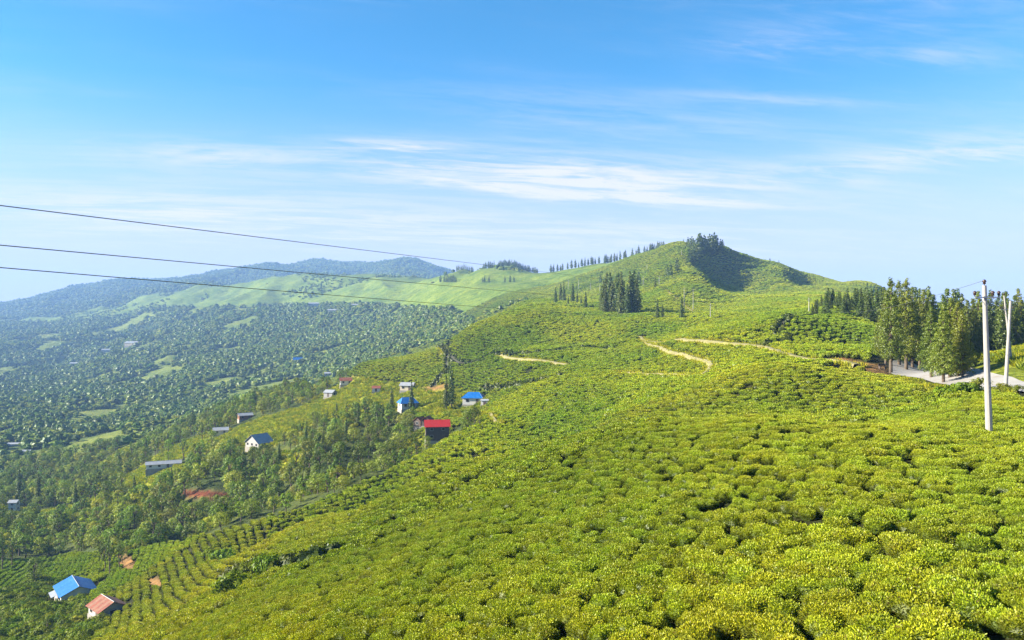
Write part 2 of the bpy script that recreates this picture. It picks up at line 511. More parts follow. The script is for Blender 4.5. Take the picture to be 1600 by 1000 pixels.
def link(name, data, parent=None, loc=None, rotz=0, scale=None):
    o = bpy.data.objects.new(name, data)
    COL.objects.link(o)
    if loc is not None:
        o.location = loc
    if rotz:
        o.rotation_euler = (0, 0, rotz)
    if scale is not None:
        o.scale = scale if hasattr(scale, '__len__') else (scale,) * 3
    if parent is not None:
        o.parent = parent
    return o

def tag(o, label, cat, group=None):
    o['label'] = label
    o['category'] = cat
    if group:
        o['group'] = group
    return o

def unit(v):
    return v / np.maximum(np.linalg.norm(v, axis=-1, keepdims=True), 1e-9)

def rand_dirs(n, r=rng):
    return unit(r.normal(size=(n, 3)))

# ------------------------------------------------------------------ ground sheet
def ground_material():
    m, t = new_mat('ground')
    L = t.links.new
    out = t.nodes.new('ShaderNodeOutputMaterial')
    b = t.nodes.new('ShaderNodeBsdfPrincipled')
    at = t.nodes.new('ShaderNodeAttribute'); at.attribute_name = 'Col'
    pos = t.nodes.new('ShaderNodeNewGeometry').outputs['Position']
    n1 = noise(t, pos, 0.35, 6, 0.6)
    n2 = noise(t, pos, 0.02, 5, 0.6)
    n3 = noise(t, pos, 1.7, 3, 0.6)
    c = mix(t, 1.0, at.outputs['Color'], ramp(t, n1, [(0.3, (0.62, 0.66, 0.6)), (0.72, (1.35, 1.3, 1.2))]), 'MULTIPLY')
    c = mix(t, 1.0, c, ramp(t, n2, [(0.35, (0.72, 0.82, 0.75)), (0.65, (1.25, 1.15, 1.0))]), 'MULTIPLY')
    mp = t.nodes.new('ShaderNodeMapping'); mp.inputs['Scale'].default_value = (0.5, 1.0, 3.0)
    L(pos, mp.inputs['Vector'])
    n5 = noise(t, mp.outputs[0], 0.09, 6, 0.7)
    c = mix(t, 1.0, c, ramp(t, n5, [(0.36, (0.55, 0.66, 0.6)), (0.5, (0.95, 0.97, 0.95)), (0.66, (1.25, 1.15, 1.05))]), 'MULTIPLY')
    L(c, b.inputs['Base Color'])
    b.inputs['Roughness'].default_value = 0.95
    b.inputs['Specular IOR Level'].default_value = 0.1
    bn = t.nodes.new('ShaderNodeBump')
    bn.inputs['Strength'].default_value = 0.9
    bn.inputs['Distance'].default_value = 0.9
    n4 = noise(t, pos, 0.07, 4, 0.6)
    L(math_node(t, 'ADD', math_node(t, 'ADD', n1, math_node(t, 'MULTIPLY', n3, 0.4)), math_node(t, 'MULTIPLY', n4, 5.0)), bn.inputs['Height'])
    L(bn.outputs[0], b.inputs['Normal'])
    L(b.outputs[0], out.inputs[0])
    return m

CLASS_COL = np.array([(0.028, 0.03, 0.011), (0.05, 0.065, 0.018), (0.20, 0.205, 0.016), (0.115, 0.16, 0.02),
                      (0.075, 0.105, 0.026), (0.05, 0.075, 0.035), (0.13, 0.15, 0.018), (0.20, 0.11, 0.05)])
gcol = CLASS_COL[cls].astype(float)
# soften the borders between covers
for _ in range(2):
    g2 = gcol.copy()
    g2[1:-1, 1:-1] = (gcol[1:-1, 1:-1] * 2 + gcol[:-2, 1:-1] + gcol[2:, 1:-1] + gcol[1:-1, :-2] + gcol[1:-1, 2:]) / 6
    gcol = g2
clearing = (cls == FARWOOD) & (fbm(GX / 90, GY / 150, 4, 51) < 0.36)
gcol[clearing] = (0.13, 0.16, 0.03)
redcut = inside([(268,766),(330,767),(358,770),(356,777),(300,776),(268,772)], PXG, PYG) & (GY > 230) & (GY < 420)
gcol[redcut] = (0.13, 0.035, 0.018)
verts = np.stack([GX, GY, GZ], -1).reshape(-1, 3)
idx = np.arange(NS * NU).reshape(NS, NU)
quads = np.stack([idx[:-1, :-1], idx[:-1, 1:], idx[1:, 1:], idx[1:, :-1]], -1).reshape(-1, 4)
me = bpy.data.meshes.new('terrain')
me.vertices.add(len(verts)); me.vertices.foreach_set('co', verts.ravel())
me.loops.add(quads.size); me.loops.foreach_set('vertex_index', quads.ravel())
me.polygons.add(len(quads)); me.polygons.foreach_set('loop_start', np.arange(0, quads.size, 4))
me.update(calc_edges=True)
me.polygons.foreach_set('use_smooth', np.ones(len(quads), bool))
ca = me.color_attributes.new('Col', 'FLOAT_COLOR', 'POINT')
ca.data.foreach_set('color', np.concatenate([gcol.reshape(-1, 3), np.ones((NS * NU, 1))], 1).ravel())
me.materials.append(ground_material())
terrain = link('terrain', me)
terrain['kind'] = 'structure'

# ------------------------------------------------------------------ road and footpaths, draped on the ground
def smooth_line(pts, n=8):
    P = [Vector(p) for p in pts]
    out = []
    for i in range(len(P) - 1):
        p0, p1, p2, p3 = P[max(i - 1, 0)], P[i], P[i + 1], P[min(i + 2, len(P) - 1)]
        for k in range(n):
            s = k / n
            out.append(0.5 * ((2 * p1) + (p2 - p0) * s + (2 * p0 - 5 * p1 + 4 * p2 - p3) * s * s + (3 * p1 - p0 - 3 * p2 + p3) * s ** 3))
    out.append(P[-1])
    return out

VERGE, SHADE_LINES = [], []
NO_BUSH = []                                             # (polyline xy, half width) where nothing is planted
def ribbon(name, pts, width, mat, lift=0.05, n=8, cross=6, edge=0.0, clear=1.0, bund=0.0):
    C = smooth_line([(p.x, p.y, 0) for p in pts], n)
    Wd = np.interp(np.linspace(0, 1, len(C)), np.linspace(0, 1, len(width)), width) if hasattr(width, '__len__') else np.full(len(C), width)
    mb = MB()
    vs, fs = [], []
    for i, p in enumerate(C):
        d = (C[min(i + 1, len(C) - 1)] - C[max(i - 1, 0)]).normalized()
        s = Vector((-d.y, d.x, 0))
        for k in range(cross + 1):
            w = Wd[i] * (1 + edge * (random.random() - .5) * (k in (0, cross)))
            q = p + s * (k / cross - .5) * w
            vs.append((q.x, q.y, float(terrain_z(q.x, q.y)) + (lift + bund * random.uniform(.85, 1.15) if 0 < k < cross else lift - 0.1 * (bund > 0))))
    for i in range(len(C) - 1):
        for k in range(cross):
            a = i * (cross + 1) + k
            fs.append((a, a + 1, a + cross + 2, a + cross + 1))
    mb.add(vs, fs)
    o = link(name, mb.mesh(name, mat, True))
    o['kind'] = 'structure'
    NO_BUSH.append((np.array([(p.x, p.y) for p in C]), Wd / 2 + 0.35 * clear))
    return o

M_ROAD = surface('concrete_road', (0.26, 0.245, 0.225), 0.9, 0.18, 0.5, bump=0.2, dirt=(0.22, 0.19, 0.15))
M_DIRT = surface('path_earth', (0.19, 0.165, 0.07), 0.95, 0.3, 0.7, bump=0.5, dirt=(0.26, 0.25, 0.04))
M_SHADED_SOIL = surface('shaded_earth', (0.03, 0.03, 0.014), 0.95, 0.3, 0.9, bump=0.5)  # earth in the gaps between bushes, darkened to carry their shade
road_pts = [on_ground(1750, 58), on_ground(1660, 68), on_ground(1590, 80), on_ground(1520, 97), on_ground(1472, 114), on_ground(1442, 130), on_ground(1432, 147), on_ground(1450, 166), on_ground(1500, 178)]
ribbon('road', road_pts, [5.8, 5.8, 5.8, 5.8, 6.5, 9, 9, 6, 6], M_ROAD, 0.2, 14, 12, 0, 9)
ribbon('road', [on_ground(970, 398), on_ground(1010, 396), on_ground(1050, 392), on_ground(1085, 400)], 6, M_ROAD, 0.12, 8, 6)

def gp(*pts):
    return [ground(x, y) for x, y in pts]
for pts, w, mt in [
    (gp((1000,528),(1060,533),(1120,538),(1190,545),(1222,555),(1262,565),(1300,567),(1340,575)), 2.4, M_DIRT),
    (gp((1003,531),(1040,550),(1075,560),(1108,570),(1105,584),(1090,592)), 2.1, M_DIRT),
    (gp((1090,592),(1040,588),(960,583)), 1.4, M_DIRT),
    (gp((572,556),(640,553),(700,553),(780,554),(850,552),(905,545),(960,548)), 1.8, M_SHADED_SOIL),
    (gp((590,557),(640,555),(690,556)), 1.5, M_DIRT),
    (gp((780,555),(830,564),(885,572)), 2.4, M_DIRT),
    (gp((716,522),(700,553),(703,575)), 1.9, M_SHADED_SOIL),
    (gp((692,583),(678,604)), 1.9, M_SHADED_SOIL),
    (gp((755,606),(830,600),(880,590)), 1.6, M_SHADED_SOIL),
    (gp((1265,497),(1215,520),(1240,530),(1190,545)), 1.6, M_SHADED_SOIL),
    (gp((1030,452),(1050,462),(1062,472),(1085,490)), 2.0, M_DIRT),
    (gp((745,646),(770,655),(785,664)), 1.4, M_DIRT),
    (gp((350,905),(440,890),(520,872)), 1.1, M_SHADED_SOIL),
]:
    ribbon('footpath', pts, w * (0.8 if mt is M_DIRT else 1), mt, 0.05, 8, 6, 0.3, 2.2 if mt is M_DIRT else 1.0, 0.6 if mt is M_DIRT else 0)
    (VERGE if mt is M_DIRT else SHADE_LINES).append((NO_BUSH[-1][0], w))

NO_BUSH.append((np.array([(q.x, q.y) for q in (on_ground(1300, 136), on_ground(1340, 138), on_ground(1385, 136), on_ground(1400, 132))]), np.array((3.5, 4.5, 5.5, 5.5))))
# ------------------------------------------------------------------ plants: shapes shared by all copies
M_TEA = foliage('tea_leaf', trans=0.18, vary=0.18, hue=0.014, gloss=0.02, wash=(0.028, (0.72, 0.86, 0.85), (1.2, 1.12, 0.85)))
M_LEAF = foliage('tree_leaf', tint=(2.1, 2.05, 1.1), trans=0.35, vary=0.34, hue=0.025, gloss=0.02)
M_NEEDLE = foliage('conifer_needle', tint=(1.3, 1.3, 0.9), trans=0.25, vary=0.22, hue=0.02, gloss=0.03)
M_SHRUB = foliage('shrub_leaf', trans=0.3, vary=0.2, hue=0.02, gloss=0.01)
M_BARK = surface('bark', (0.10, 0.075, 0.05), 0.95, 0.35, 2.0, bump=0.6)
M_TWIG = surface('twig', (0.07, 0.055, 0.035), 0.95, 0.3, 6.0)

def ico(sub):
    import bmesh
    bm = bmesh.new()
    bmesh.ops.create_icosphere(bm, subdivisions=sub, radius=1)
    v = np.array([x.co[:] for x in bm.verts])
    f = [tuple(x.index for x in q.verts) for q in bm.faces]
    bm.free()
    return v, f
ICO = {k: ico(k) for k in (1, 2, 3)}

def lumpy(v, amp, freq, seed):
    d = np.ones(len(v))
    r = np.random.default_rng(seed)
    for k in range(7):
        w = unit(r.normal(size=3))
        d += amp / 2.6 * np.sin(v @ w * freq * (0.7 + 0.25 * k) + r.random() * 6.28)
    return v * d[:, None]

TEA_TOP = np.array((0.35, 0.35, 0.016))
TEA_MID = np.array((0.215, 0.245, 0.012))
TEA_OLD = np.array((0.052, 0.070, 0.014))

def tea_mesh(seed, n, leaf, core_sub=2, tint=(1, 1, 1), zs=1.0):
    """a plucked tea bush about 1.3 m across: flat-topped dome of upright young leaves over older dark ones"""
    r = np.random.default_rng(seed)
    mb = MB()
    v, f = ICO[core_sub]
    core = lumpy(v, 0.16, 3.0, seed) * np.array((0.56, 0.56, 0.46)) + np.array((0, 0, 0.42))
    core[:, 2] = np.minimum(core[:, 2], 0.80)
    zc = np.clip((core[:, 2] - 0.1) / 0.7, 0, 1)[:, None]
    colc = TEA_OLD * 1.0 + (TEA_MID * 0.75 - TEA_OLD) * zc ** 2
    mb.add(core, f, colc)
    # leaves
    d = rand_dirs(n * 2, r)
    d = d[d[:, 2] > -0.25][:n]
    n = len(d)
    base = lumpy(d, 0.16, 3.0, seed)
    rad = r.uniform(0.93, 1.10, n)[:, None]
    P = base * np.array((0.62, 0.62, 0.52)) * rad + np.array((0, 0, 0.42))
    top = P[:, 2] > 0.82
    P[top, 2] = 0.82 + r.normal(0, 0.035, top.sum())
    up = np.clip(d[:, 2], 0, 1)[:, None]
    D = unit(d * np.array((1, 1, 0.4)) * (1.1 - up * 0.75) + np.array((0, 0, 1.0)) * (0.35 + 0.6 * up) + r.normal(0, 0.38, (n, 3)))
    S = unit(np.cross(D, rand_dirs(n, r)))
    w = r.random(n)[:, None]
    hgt = np.clip((P[:, 2:3] - 0.25) / 0.5, 0, 1)
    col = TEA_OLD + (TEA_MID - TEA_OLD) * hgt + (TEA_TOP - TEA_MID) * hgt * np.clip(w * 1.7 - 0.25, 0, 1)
    brown = r.random(n) < 0.035
    col[brown] = (0.12, 0.07, 0.025)
    col = col * r.uniform(0.75, 1.25, (n, 1))
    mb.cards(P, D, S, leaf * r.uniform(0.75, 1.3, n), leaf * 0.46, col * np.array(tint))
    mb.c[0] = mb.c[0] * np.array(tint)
    mb.v = [v * np.array((1, 1, zs)) for v in mb.v]
    return mb.mesh('tea_bush', M_TEA)

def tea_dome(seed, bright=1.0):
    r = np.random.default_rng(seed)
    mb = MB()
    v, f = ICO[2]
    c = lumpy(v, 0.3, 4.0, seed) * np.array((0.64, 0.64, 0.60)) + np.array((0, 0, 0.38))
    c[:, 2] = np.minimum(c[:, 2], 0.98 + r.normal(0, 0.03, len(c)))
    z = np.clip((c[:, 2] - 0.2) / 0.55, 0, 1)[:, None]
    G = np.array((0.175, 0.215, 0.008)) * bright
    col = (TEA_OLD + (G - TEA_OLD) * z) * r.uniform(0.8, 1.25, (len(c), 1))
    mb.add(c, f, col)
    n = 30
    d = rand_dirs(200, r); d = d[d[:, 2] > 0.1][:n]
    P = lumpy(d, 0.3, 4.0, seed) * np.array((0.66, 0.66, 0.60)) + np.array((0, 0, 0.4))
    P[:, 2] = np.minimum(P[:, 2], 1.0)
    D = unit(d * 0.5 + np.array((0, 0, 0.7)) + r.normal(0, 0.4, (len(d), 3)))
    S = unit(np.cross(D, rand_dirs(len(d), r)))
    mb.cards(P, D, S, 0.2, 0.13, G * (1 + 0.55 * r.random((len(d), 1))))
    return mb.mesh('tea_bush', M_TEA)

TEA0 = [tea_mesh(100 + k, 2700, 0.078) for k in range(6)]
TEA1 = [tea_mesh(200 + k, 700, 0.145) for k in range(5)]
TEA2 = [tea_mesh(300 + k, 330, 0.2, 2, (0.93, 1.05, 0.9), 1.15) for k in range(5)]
TEA_SHADE = [tea_dome(310 + k, 0.2) for k in range(2)]  # dark bush shapes, shade put into the leaf colour

def leaf_clump(mb, C, R, n, size, colA, colB, r, flat=0.75, droop=0.0, mat=0):
    d = rand_dirs(n, r)
    P = C + d * R * np.array((1, 1, flat)) * r.uniform(0.55, 1.0, (n, 1))
    o = unit(d + 0.55 * unit(C * np.array((1, 1, 0.25))) + r.normal(0, 0.28, (n, 3)))
    D = rand_dirs(n, r) + np.array((0, 0, -droop))
    D = unit(D - o * np.sum(D * o, 1, keepdims=True))
    S = np.cross(D, o)
    w = r.random((n, 1))
    col = (colA + (colB - colA) * w) * r.uniform(0.8, 1.2, (n, 1))
    mb.cards(P, D, S, size * r.uniform(0.7, 1.4, n), size * 0.62, col, mat)

def broadleaf(seed, h=9.0, spread=3.4, nclump=34, per=44, leaf=0.42, colA=(0.045, 0.07, 0.012), colB=(0.10, 0.125, 0.018), bare=0.32):
    r = np.random.default_rng(seed)
    tr, cr = MB(), MB()
    lean = r.normal(0, 0.05, 2)
    top = h * 0.72
    pts = [(0, 0, -0.8)] + [(lean[0] * z + 0.12 * math.sin(z), lean[1] * z + 0.1 * math.cos(z * 1.3), z) for z in np.linspace(0.2, top, 6)]
    r0 = 0.035 * h
    tr.tube(pts, [r0 * 1.1] + list(np.linspace(r0 * 0.9, r0 * 0.2, 6)), 7)
    lobes = []
    for k in range(nclump):
        a = r.random() * 6.283
        q = r.random() ** 0.5
        zz = bare + (1 - bare) * r.random()
        prof = math.sin(math.pi * np.clip((zz - bare) / (1 - bare) * 0.80 + 0.16, 0, 1)) ** 0.7
        rad = spread * prof * (0.45 + 0.55 * q)
        lobes.append(np.array((math.cos(a) * rad, math.sin(a) * rad, zz * h * 0.95)))
    for k, C in enumerate(lobes):
        R = spread * r.uniform(0.26, 0.42)
        leaf_clump(cr, C, R, per, leaf, np.array(colA), np.array(colB), r, 0.7)
        if k % 3 == 0:
            z0 = max(0.25 * h, C[2] * 0.62)
            tr.tube([(lean[0] * z0, lean[1] * z0, z0), tuple(C * 0.55 + np.array((0, 0, z0 * 0.45))), tuple(C)], [r0 * 0.4, r0 * 0.25, r0 * 0.08], 5)
    return tr.mesh('trunk', M_BARK, True), cr.mesh('crown', M_LEAF)

def conifer(seed, h=16.0, rad=2.6, tiers=17, per=7, cards=15, leaf=0.55, bare=0.16, colA=(0.03, 0.055, 0.012), colB=(0.085, 0.11, 0.018), pw=0.75, tuftr=1.0):
    """a cedar-like evergreen: straight trunk, short drooping boughs of rounded tufts"""
    r = np.random.default_rng(seed)
    tr, cr = MB(), MB()
    r0 = 0.018 * h
    wob = r.normal(0, 0.012, 2)
    ax = lambda z: np.array((wob[0] * z * math.sin(z * 0.3), wob[1] * z * math.cos(z * 0.27), z))
    zs = np.linspace(-0.8, h * 0.97, 9)
    tr.tube([tuple(ax(z)) for z in zs], list(np.linspace(r0 * 1.25, r0 * 0.12, 9)), 7)
    for i in range(tiers):
        s = i / (tiers - 1)
        z = h * (bare + (0.985 - bare) * s)
        prof = ((1 - s) ** pw) * min(1, 0.62 + 2.2 * s) + 0.05
        nb = max(3, int(round(per * (0.5 + 0.7 * (1 - s)))))
        a0 = r.random() * 6.28
        for k in range(nb):
            a = a0 + 6.283 * k / nb + r.normal(0, 0.25)
            R = rad * prof * r.uniform(0.6, 1.18)
            tip = ax(z) + np.array((math.cos(a) * R, math.sin(a) * R, -0.10 * R + r.normal(0, 0.02 * h)))
            if k % 2 == 0:
                tr.tube([tuple(ax(z)), tuple(ax(z) * 0.45 + tip * 0.55 + np.array((0, 0, 0.1))), tuple(tip)], [r0 * .22, r0 * .14, r0 * .05], 4, cap=False)
            for q in (1.0, 0.55):
                if q < 1 and R < rad * 0.3:
                    continue
                C = ax(z) * (1 - q) + tip * q
                leaf_clump(cr, C, rad * tuftr * (0.18 + 0.20 * prof) * r.uniform(0.7, 1.25), cards, leaf, np.array(colA), np.array(colB), r, 0.85, 0.25)
    leaf_clump(cr, ax(h * 0.98), 0.03 * h, cards, leaf * 0.8, np.array(colA), np.array(colB), r, 1.6)
    return tr.mesh('trunk', M_BARK, True), cr.mesh('crown', M_NEEDLE)

BROAD = [broadleaf(400, 9, 3.3), broadleaf(401, 11, 3.6, 40, bare=0.28, colA=(0.035, 0.06, 0.014), colB=(0.075, 0.105, 0.018)),
         broadleaf(402, 7, 3.2, 28, colA=(0.07, 0.085, 0.012), colB=(0.15, 0.155, 0.018), bare=0.2),
         broadleaf(403, 10, 2.4, 30, colA=(0.05, 0.075, 0.014), colB=(0.10, 0.13, 0.02), bare=0.22),
         broadleaf(404, 8, 3.8, 36, colA=(0.06, 0.08, 0.02), colB=(0.13, 0.135, 0.03), bare=0.3),
         broadleaf(405, 12, 2.1, 26, 40, colA=(0.03, 0.055, 0.016), colB=(0.065, 0.095, 0.02), bare=0.3)]
CONE_NEAR = [conifer(500 + k, 16, rad, 27, 9, 42, 0.22, bare, colA=(0.06, 0.085, 0.010), colB=(0.14, 0.165, 0.014), pw=pw, tuftr=0.62)
             for k, (rad, bare, pw) in enumerate([(3.1, .17, .95), (2.7, .12, .9), (3.2, .21, .85), (2.6, .10, 1.0)])]
CONE_MID = [conifer(520 + k, 16, rad, 17, 7, 18, 0.46, bare, pw=pw) for k, (rad, bare, pw) in enumerate([(2.5, .10, .8), (2.0, .16, .7), (2.2, .06, .9)])]
CONE_FAR = [conifer(540 + k, 16, rad, 9, 5, 8, 1.3, bare, pw=pw) for k, (rad, bare, pw) in enumerate([(3.3, .10, .65), (2.6, .05, .8), (3.0, .16, .5), (3.6, .1, .6)])]

def far_tree(seed, h, w, colA, colB, cone=False):
    r = np.random.default_rng(seed)
    mb = MB()
    v, f = ICO[2]
    c = lumpy(v, 0.34, 3.6, seed)
    if cone:
        c = c * np.array((w, w, h * 0.5)) * (1.0 - 0.42 * v[:, 2:3]) + np.array((0, 0, h * 0.5))
    else:
        c = c * np.array((w, w, h * 0.42)) + np.array((0, 0, h * 0.56))
    col = np.array(colA) + (np.array(colB) - np.array(colA)) * r.random((len(c), 1))
    mb.add(c, f, col)
    k = r.integers(0, len(c), 60)
    P = c[k] + r.normal(0, 0.25, (60, 3))
    D = rand_dirs(60, r); S = unit(np.cross(D, rand_dirs(60, r)))
    mb.cards(P, D, S, w * 0.42, w * 0.3, np.array(colA) + (np.array(colB) - np.array(colA)) * r.random((60, 1)))
    mb.tube([(0, 0, -1), (0, 0, h * 0.4)], [0.2, 0.15], 5, (0.06, 0.05, 0.035))
    return mb.mesh('far_tree', M_LEAF)
FARTREE = [far_tree(600, 6.2, 4.6, (0.04, 0.062, 0.016), (0.085, 0.11, 0.02)), far_tree(601, 8.5, 4.4, (0.03, 0.052, 0.016), (0.06, 0.085, 0.02)),
           far_tree(602, 5.2, 4.4, (0.06, 0.08, 0.018), (0.12, 0.13, 0.022)), far_tree(603, 11, 2.4, (0.028, 0.05, 0.018), (0.055, 0.08, 0.02), True),
           far_tree(604, 6, 5.2, (0.05, 0.07, 0.02), (0.10, 0.12, 0.028))]

# ------------------------------------------------------------------ planting
def dist_to_paths(x, y):
    d = np.full(len(x), 99.0)
    for line, hw in NO_BUSH:
        lo, hi = line.min(0) - 8, line.max(0) + 8
        sel = np.nonzero((x > lo[0]) & (x < hi[0]) & (y > lo[1]) & (y < hi[1]))[0]
        if not len(sel):
            continue
        p = np.stack([x[sel], y[sel]], 1)
        a, b = line[:-1], line[1:]
        ab = b - a
        best = np.full(len(sel), 99.0)
        for i in range(len(a)):
            s = np.clip(((p - a[i]) @ ab[i]) / max(ab[i] @ ab[i], 1e-9), 0, 1)
            q = np.linalg.norm(p - a[i] - s[:, None] * ab[i], axis=1) - hw[i]
            best = np.minimum(best, q)
        d[sel] = np.minimum(d[sel], best)
    return d

def scatter(y0, y1, step, allowed, jit=0.3, row=1.0, ang=0.0, umax=0.74, top=1.0, slack=0.012, warp=1.5):
    """jittered rows between two distances, kept where the cover allows and where they could be seen"""
    xm = y1 * umax
    R = math.hypot(xm, y1) + 5
    sx, sy = step / row ** 0.5, step * row ** 0.5
    if abs(ang) < 1e-6:
        gx = np.arange(-xm, xm, sx); gy = np.arange(y0, y1, sy)
    else:
        gx = np.arange(-R, R, sx); gy = np.arange(-R, R, sy)
    X, Y = np.meshgrid(gx, gy)
    X = X + (np.arange(len(gy)) % 2 * sx * 0.5)[:, None]
    X = X.ravel() + rng.normal(0, jit * sx, X.size)
    Y = Y.ravel() + rng.normal(0, jit * sy * 0.55, Y.size)
    if ang:
        c, s = math.cos(ang), math.sin(ang)
        X, Y = X * c - Y * s, X * s + Y * c
    Y = Y + warp * (fbm(X / 14, Y / 14, 2, 3) - 0.5) * 2
    k = (Y >= y0) & (Y < y1) & (np.abs(X) < np.maximum(Y, 1) * umax)
    X, Y = X[k], Y[k]
    k = np.isin(grid_at(cls, X, Y), allowed)
    X, Y = X[k], Y[k]
    Z = terrain_z(X, Y)
    k = (Z + top) / Y > grid_at(HOR, X, Y) - slack
    return X[k], Y[k], Z[k]

def stuff(name, label, cat, meshes, X, Y, Z, scale, variant, rot=None, group=None):
    """one object: many small plants set on points by geometry nodes"""
    src = bpy.data.collections.new(name + '_shapes')
    for i, mm in enumerate(meshes):
        src.objects.link(bpy.data.objects.new('shape_%02d' % i, mm))
    me = bpy.data.meshes.new(name)
    me.vertices.add(len(X))
    me.vertices.foreach_set('co', np.stack([X, Y, Z], 1).ravel())
    for an, val in (('size', scale), ('turn', rng.random(len(X)) * 6.283 if rot is None else rot)):
        a = me.attributes.new(an, 'FLOAT', 'POINT'); a.data.foreach_set('value', np.asarray(val, np.float32))
    a = me.attributes.new('kind', 'INT', 'POINT'); a.data.foreach_set('value', np.asarray(variant, np.int32))
    o = link(name, me)
    g = bpy.data.node_groups.new(name, 'GeometryNodeTree')
    g.interface.new_socket('Geometry', in_out='INPUT', socket_type='NodeSocketGeometry')
    g.interface.new_socket('Geometry', in_out='OUTPUT', socket_type='NodeSocketGeometry')
    gi, go = g.nodes.new('NodeGroupInput'), g.nodes.new('NodeGroupOutput')
    ip = g.nodes.new('GeometryNodeInstanceOnPoints')
    ci = g.nodes.new('GeometryNodeCollectionInfo')
    ci.inputs['Collection'].default_value = src
    ci.inputs['Separate Children'].default_value = True
    ci.inputs['Reset Children'].default_value = True
    def attr(an, ty):
        n = g.nodes.new('GeometryNodeInputNamedAttribute'); n.data_type = ty
        n.inputs['Name'].default_value = an
        return n.outputs['Attribute']
    cx = g.nodes.new('ShaderNodeCombineXYZ')
    g.links.new(attr('turn', 'FLOAT'), cx.inputs['Z'])
    er = g.nodes.new('FunctionNodeEulerToRotation')
    g.links.new(cx.outputs[0], er.inputs[0])
    ip.inputs['Pick Instance'].default_value = True
    g.links.new(gi.outputs[0], ip.inputs['Points'])
    g.links.new(ci.outputs[0], ip.inputs['Instance'])
    g.links.new(attr('kind', 'INT'), ip.inputs['Instance Index'])
    g.links.new(er.outputs[0], ip.inputs['Rotation'])
    g.links.new(attr('size', 'FLOAT'), ip.inputs['Scale'])
    g.links.new(ip.outputs[0], go.inputs[0])
    md = o.modifiers.new('planting', 'NODES'); md.node_group = g
    o['kind'] = 'stuff'
    o['label'] = label
    o['category'] = cat
    return o

# ---- tea
def plant_tea():
    parts = []
    SHRUBX = [ground(1490, 628)]
    for (y0, y1, st, lod, row, ang, jit) in [(11, 70, 0.80, 0, 1.1, 0.12, 0.3), (70, 135, 1.15, 1, 1.15, 0.1, 0.2),
                                         (135, 300, 1.42, 2, 1.25, -0.05, 0.14), (300, 480, 1.75, 2, 1.3, 0.0, 0.14)]:
        X, Y, Z = scatter(y0, y1, st, [TEA], jit=jit, row=row, ang=ang, umax=0.72)
        px, py = 800 + F * X / Y, 500 - F * Z / Y
        rows = (px < 420) & (Y > 95) & (Y < 300)                       # the terraced beds by the blue-roofed house are planted in straight rows
        X, Y, Z = X[~rows], Y[~rows], Z[~rows]
        parts.append([X, Y, Z, np.full(len(X), lod), np.full(len(X), st / (1.08 if lod == 0 else 1.22 if lod == 1 else 1.42))])
    for y0, y1, lod, ang in [(95, 175, 1, 2.02), (175, 300, 2, 1.95)]:
        X, Y, Z = scatter(y0, y1, 1.15, [TEA], jit=0.09, row=2.1, ang=ang, umax=0.74, warp=0.8)
        px = 800 + F * X / Y
        k = px < 420
        parts.append([X[k], Y[k], Z[k], np.full(k.sum(), lod), np.full(k.sum(), 1.0)])
    X, Y, Z = scatter(480, 1050, 2.7, [FARTEA], jit=0.25, row=1.3, umax=0.5, slack=0.004)
    parts.append([X, Y, Z, np.full(len(X), 2), np.full(len(X), 1.85)])
    X, Y, Z, lod, base = [np.concatenate(q) for q in zip(*parts)]
    d = dist_to_paths(X, Y)
    k = (d > 0) & (rng.random(len(X)) > 0.03) & (fbm(X / 1.9, Y / 2.6, 2, 21) > np.where(Y < 90, 0.225, 0.18))
    track = np.abs(fbm(X / 26, Y / 34, 3, 91) - 0.5)                   # winding gaps where pluckers walk
    k &= (track > np.where(Y < 135, 0.009, 0.006)) | (rng.random(len(X)) < 0.25)
    X, Y, Z, lod, base = X[k], Y[k], Z[k], lod[k], base[k]
    sc = base * rng.uniform(0.8, 1.25, len(X)) * (0.82 + 0.4 * fbm(X / 6, Y / 7, 2, 31))
    return X, Y, Z, lod, sc
tX, tY, tZ, tL, tS = plant_tea()
HOUSE_XY = []
# ------------------------------------------------------------------ houses
M_BLUE = surface('blue_tin', (0.005, 0.10, 0.34), 0.45, 0.12, 1.2, dirt=(0.02, 0.14, 0.38))
M_RED = surface('red_tin', (0.32, 0.012, 0.008), 0.5, 0.15, 1.2)
M_RUST = surface('rusty_tin', (0.17, 0.04, 0.02), 0.85, 0.4, 1.5, dirt=(0.24, 0.11, 0.06))
M_TIN = surface('grey_tin', (0.25, 0.265, 0.29), 0.5, 0.2, 1.0, dirt=(0.30, 0.28, 0.25))
M_WHITE = surface('white_plaster', (0.5, 0.49, 0.47), 0.9, 0.08, 1.5, dirt=(0.55, 0.5, 0.42))
M_CREAM = surface('cream_plaster', (0.55, 0.46, 0.34), 0.9, 0.12, 1.5)
M_TIMBER = surface('dark_timber', (0.075, 0.055, 0.045), 0.9, 0.3, 3.0)
M_GREYW = surface('grey_plaster', (0.30, 0.29, 0.28), 0.9, 0.15, 1.5)
M_BRICK = surface('red_earth_wall', (0.20, 0.09, 0.055), 0.9, 0.2, 2.0)
M_GLASS = surface('window_glass', (0.02, 0.025, 0.03), 0.15, 0.1, 1.0)
M_DOOR = surface('door_paint', (0.09, 0.06, 0.05), 0.7, 0.2, 2.0)
M_RIDGE = surface('ridge_metal', (0.26, 0.27, 0.27), 0.5, 0.1, 2.0)
M_STONE = surface('stone_footing', (0.26, 0.24, 0.21), 0.95, 0.25, 2.0, bump=0.5)

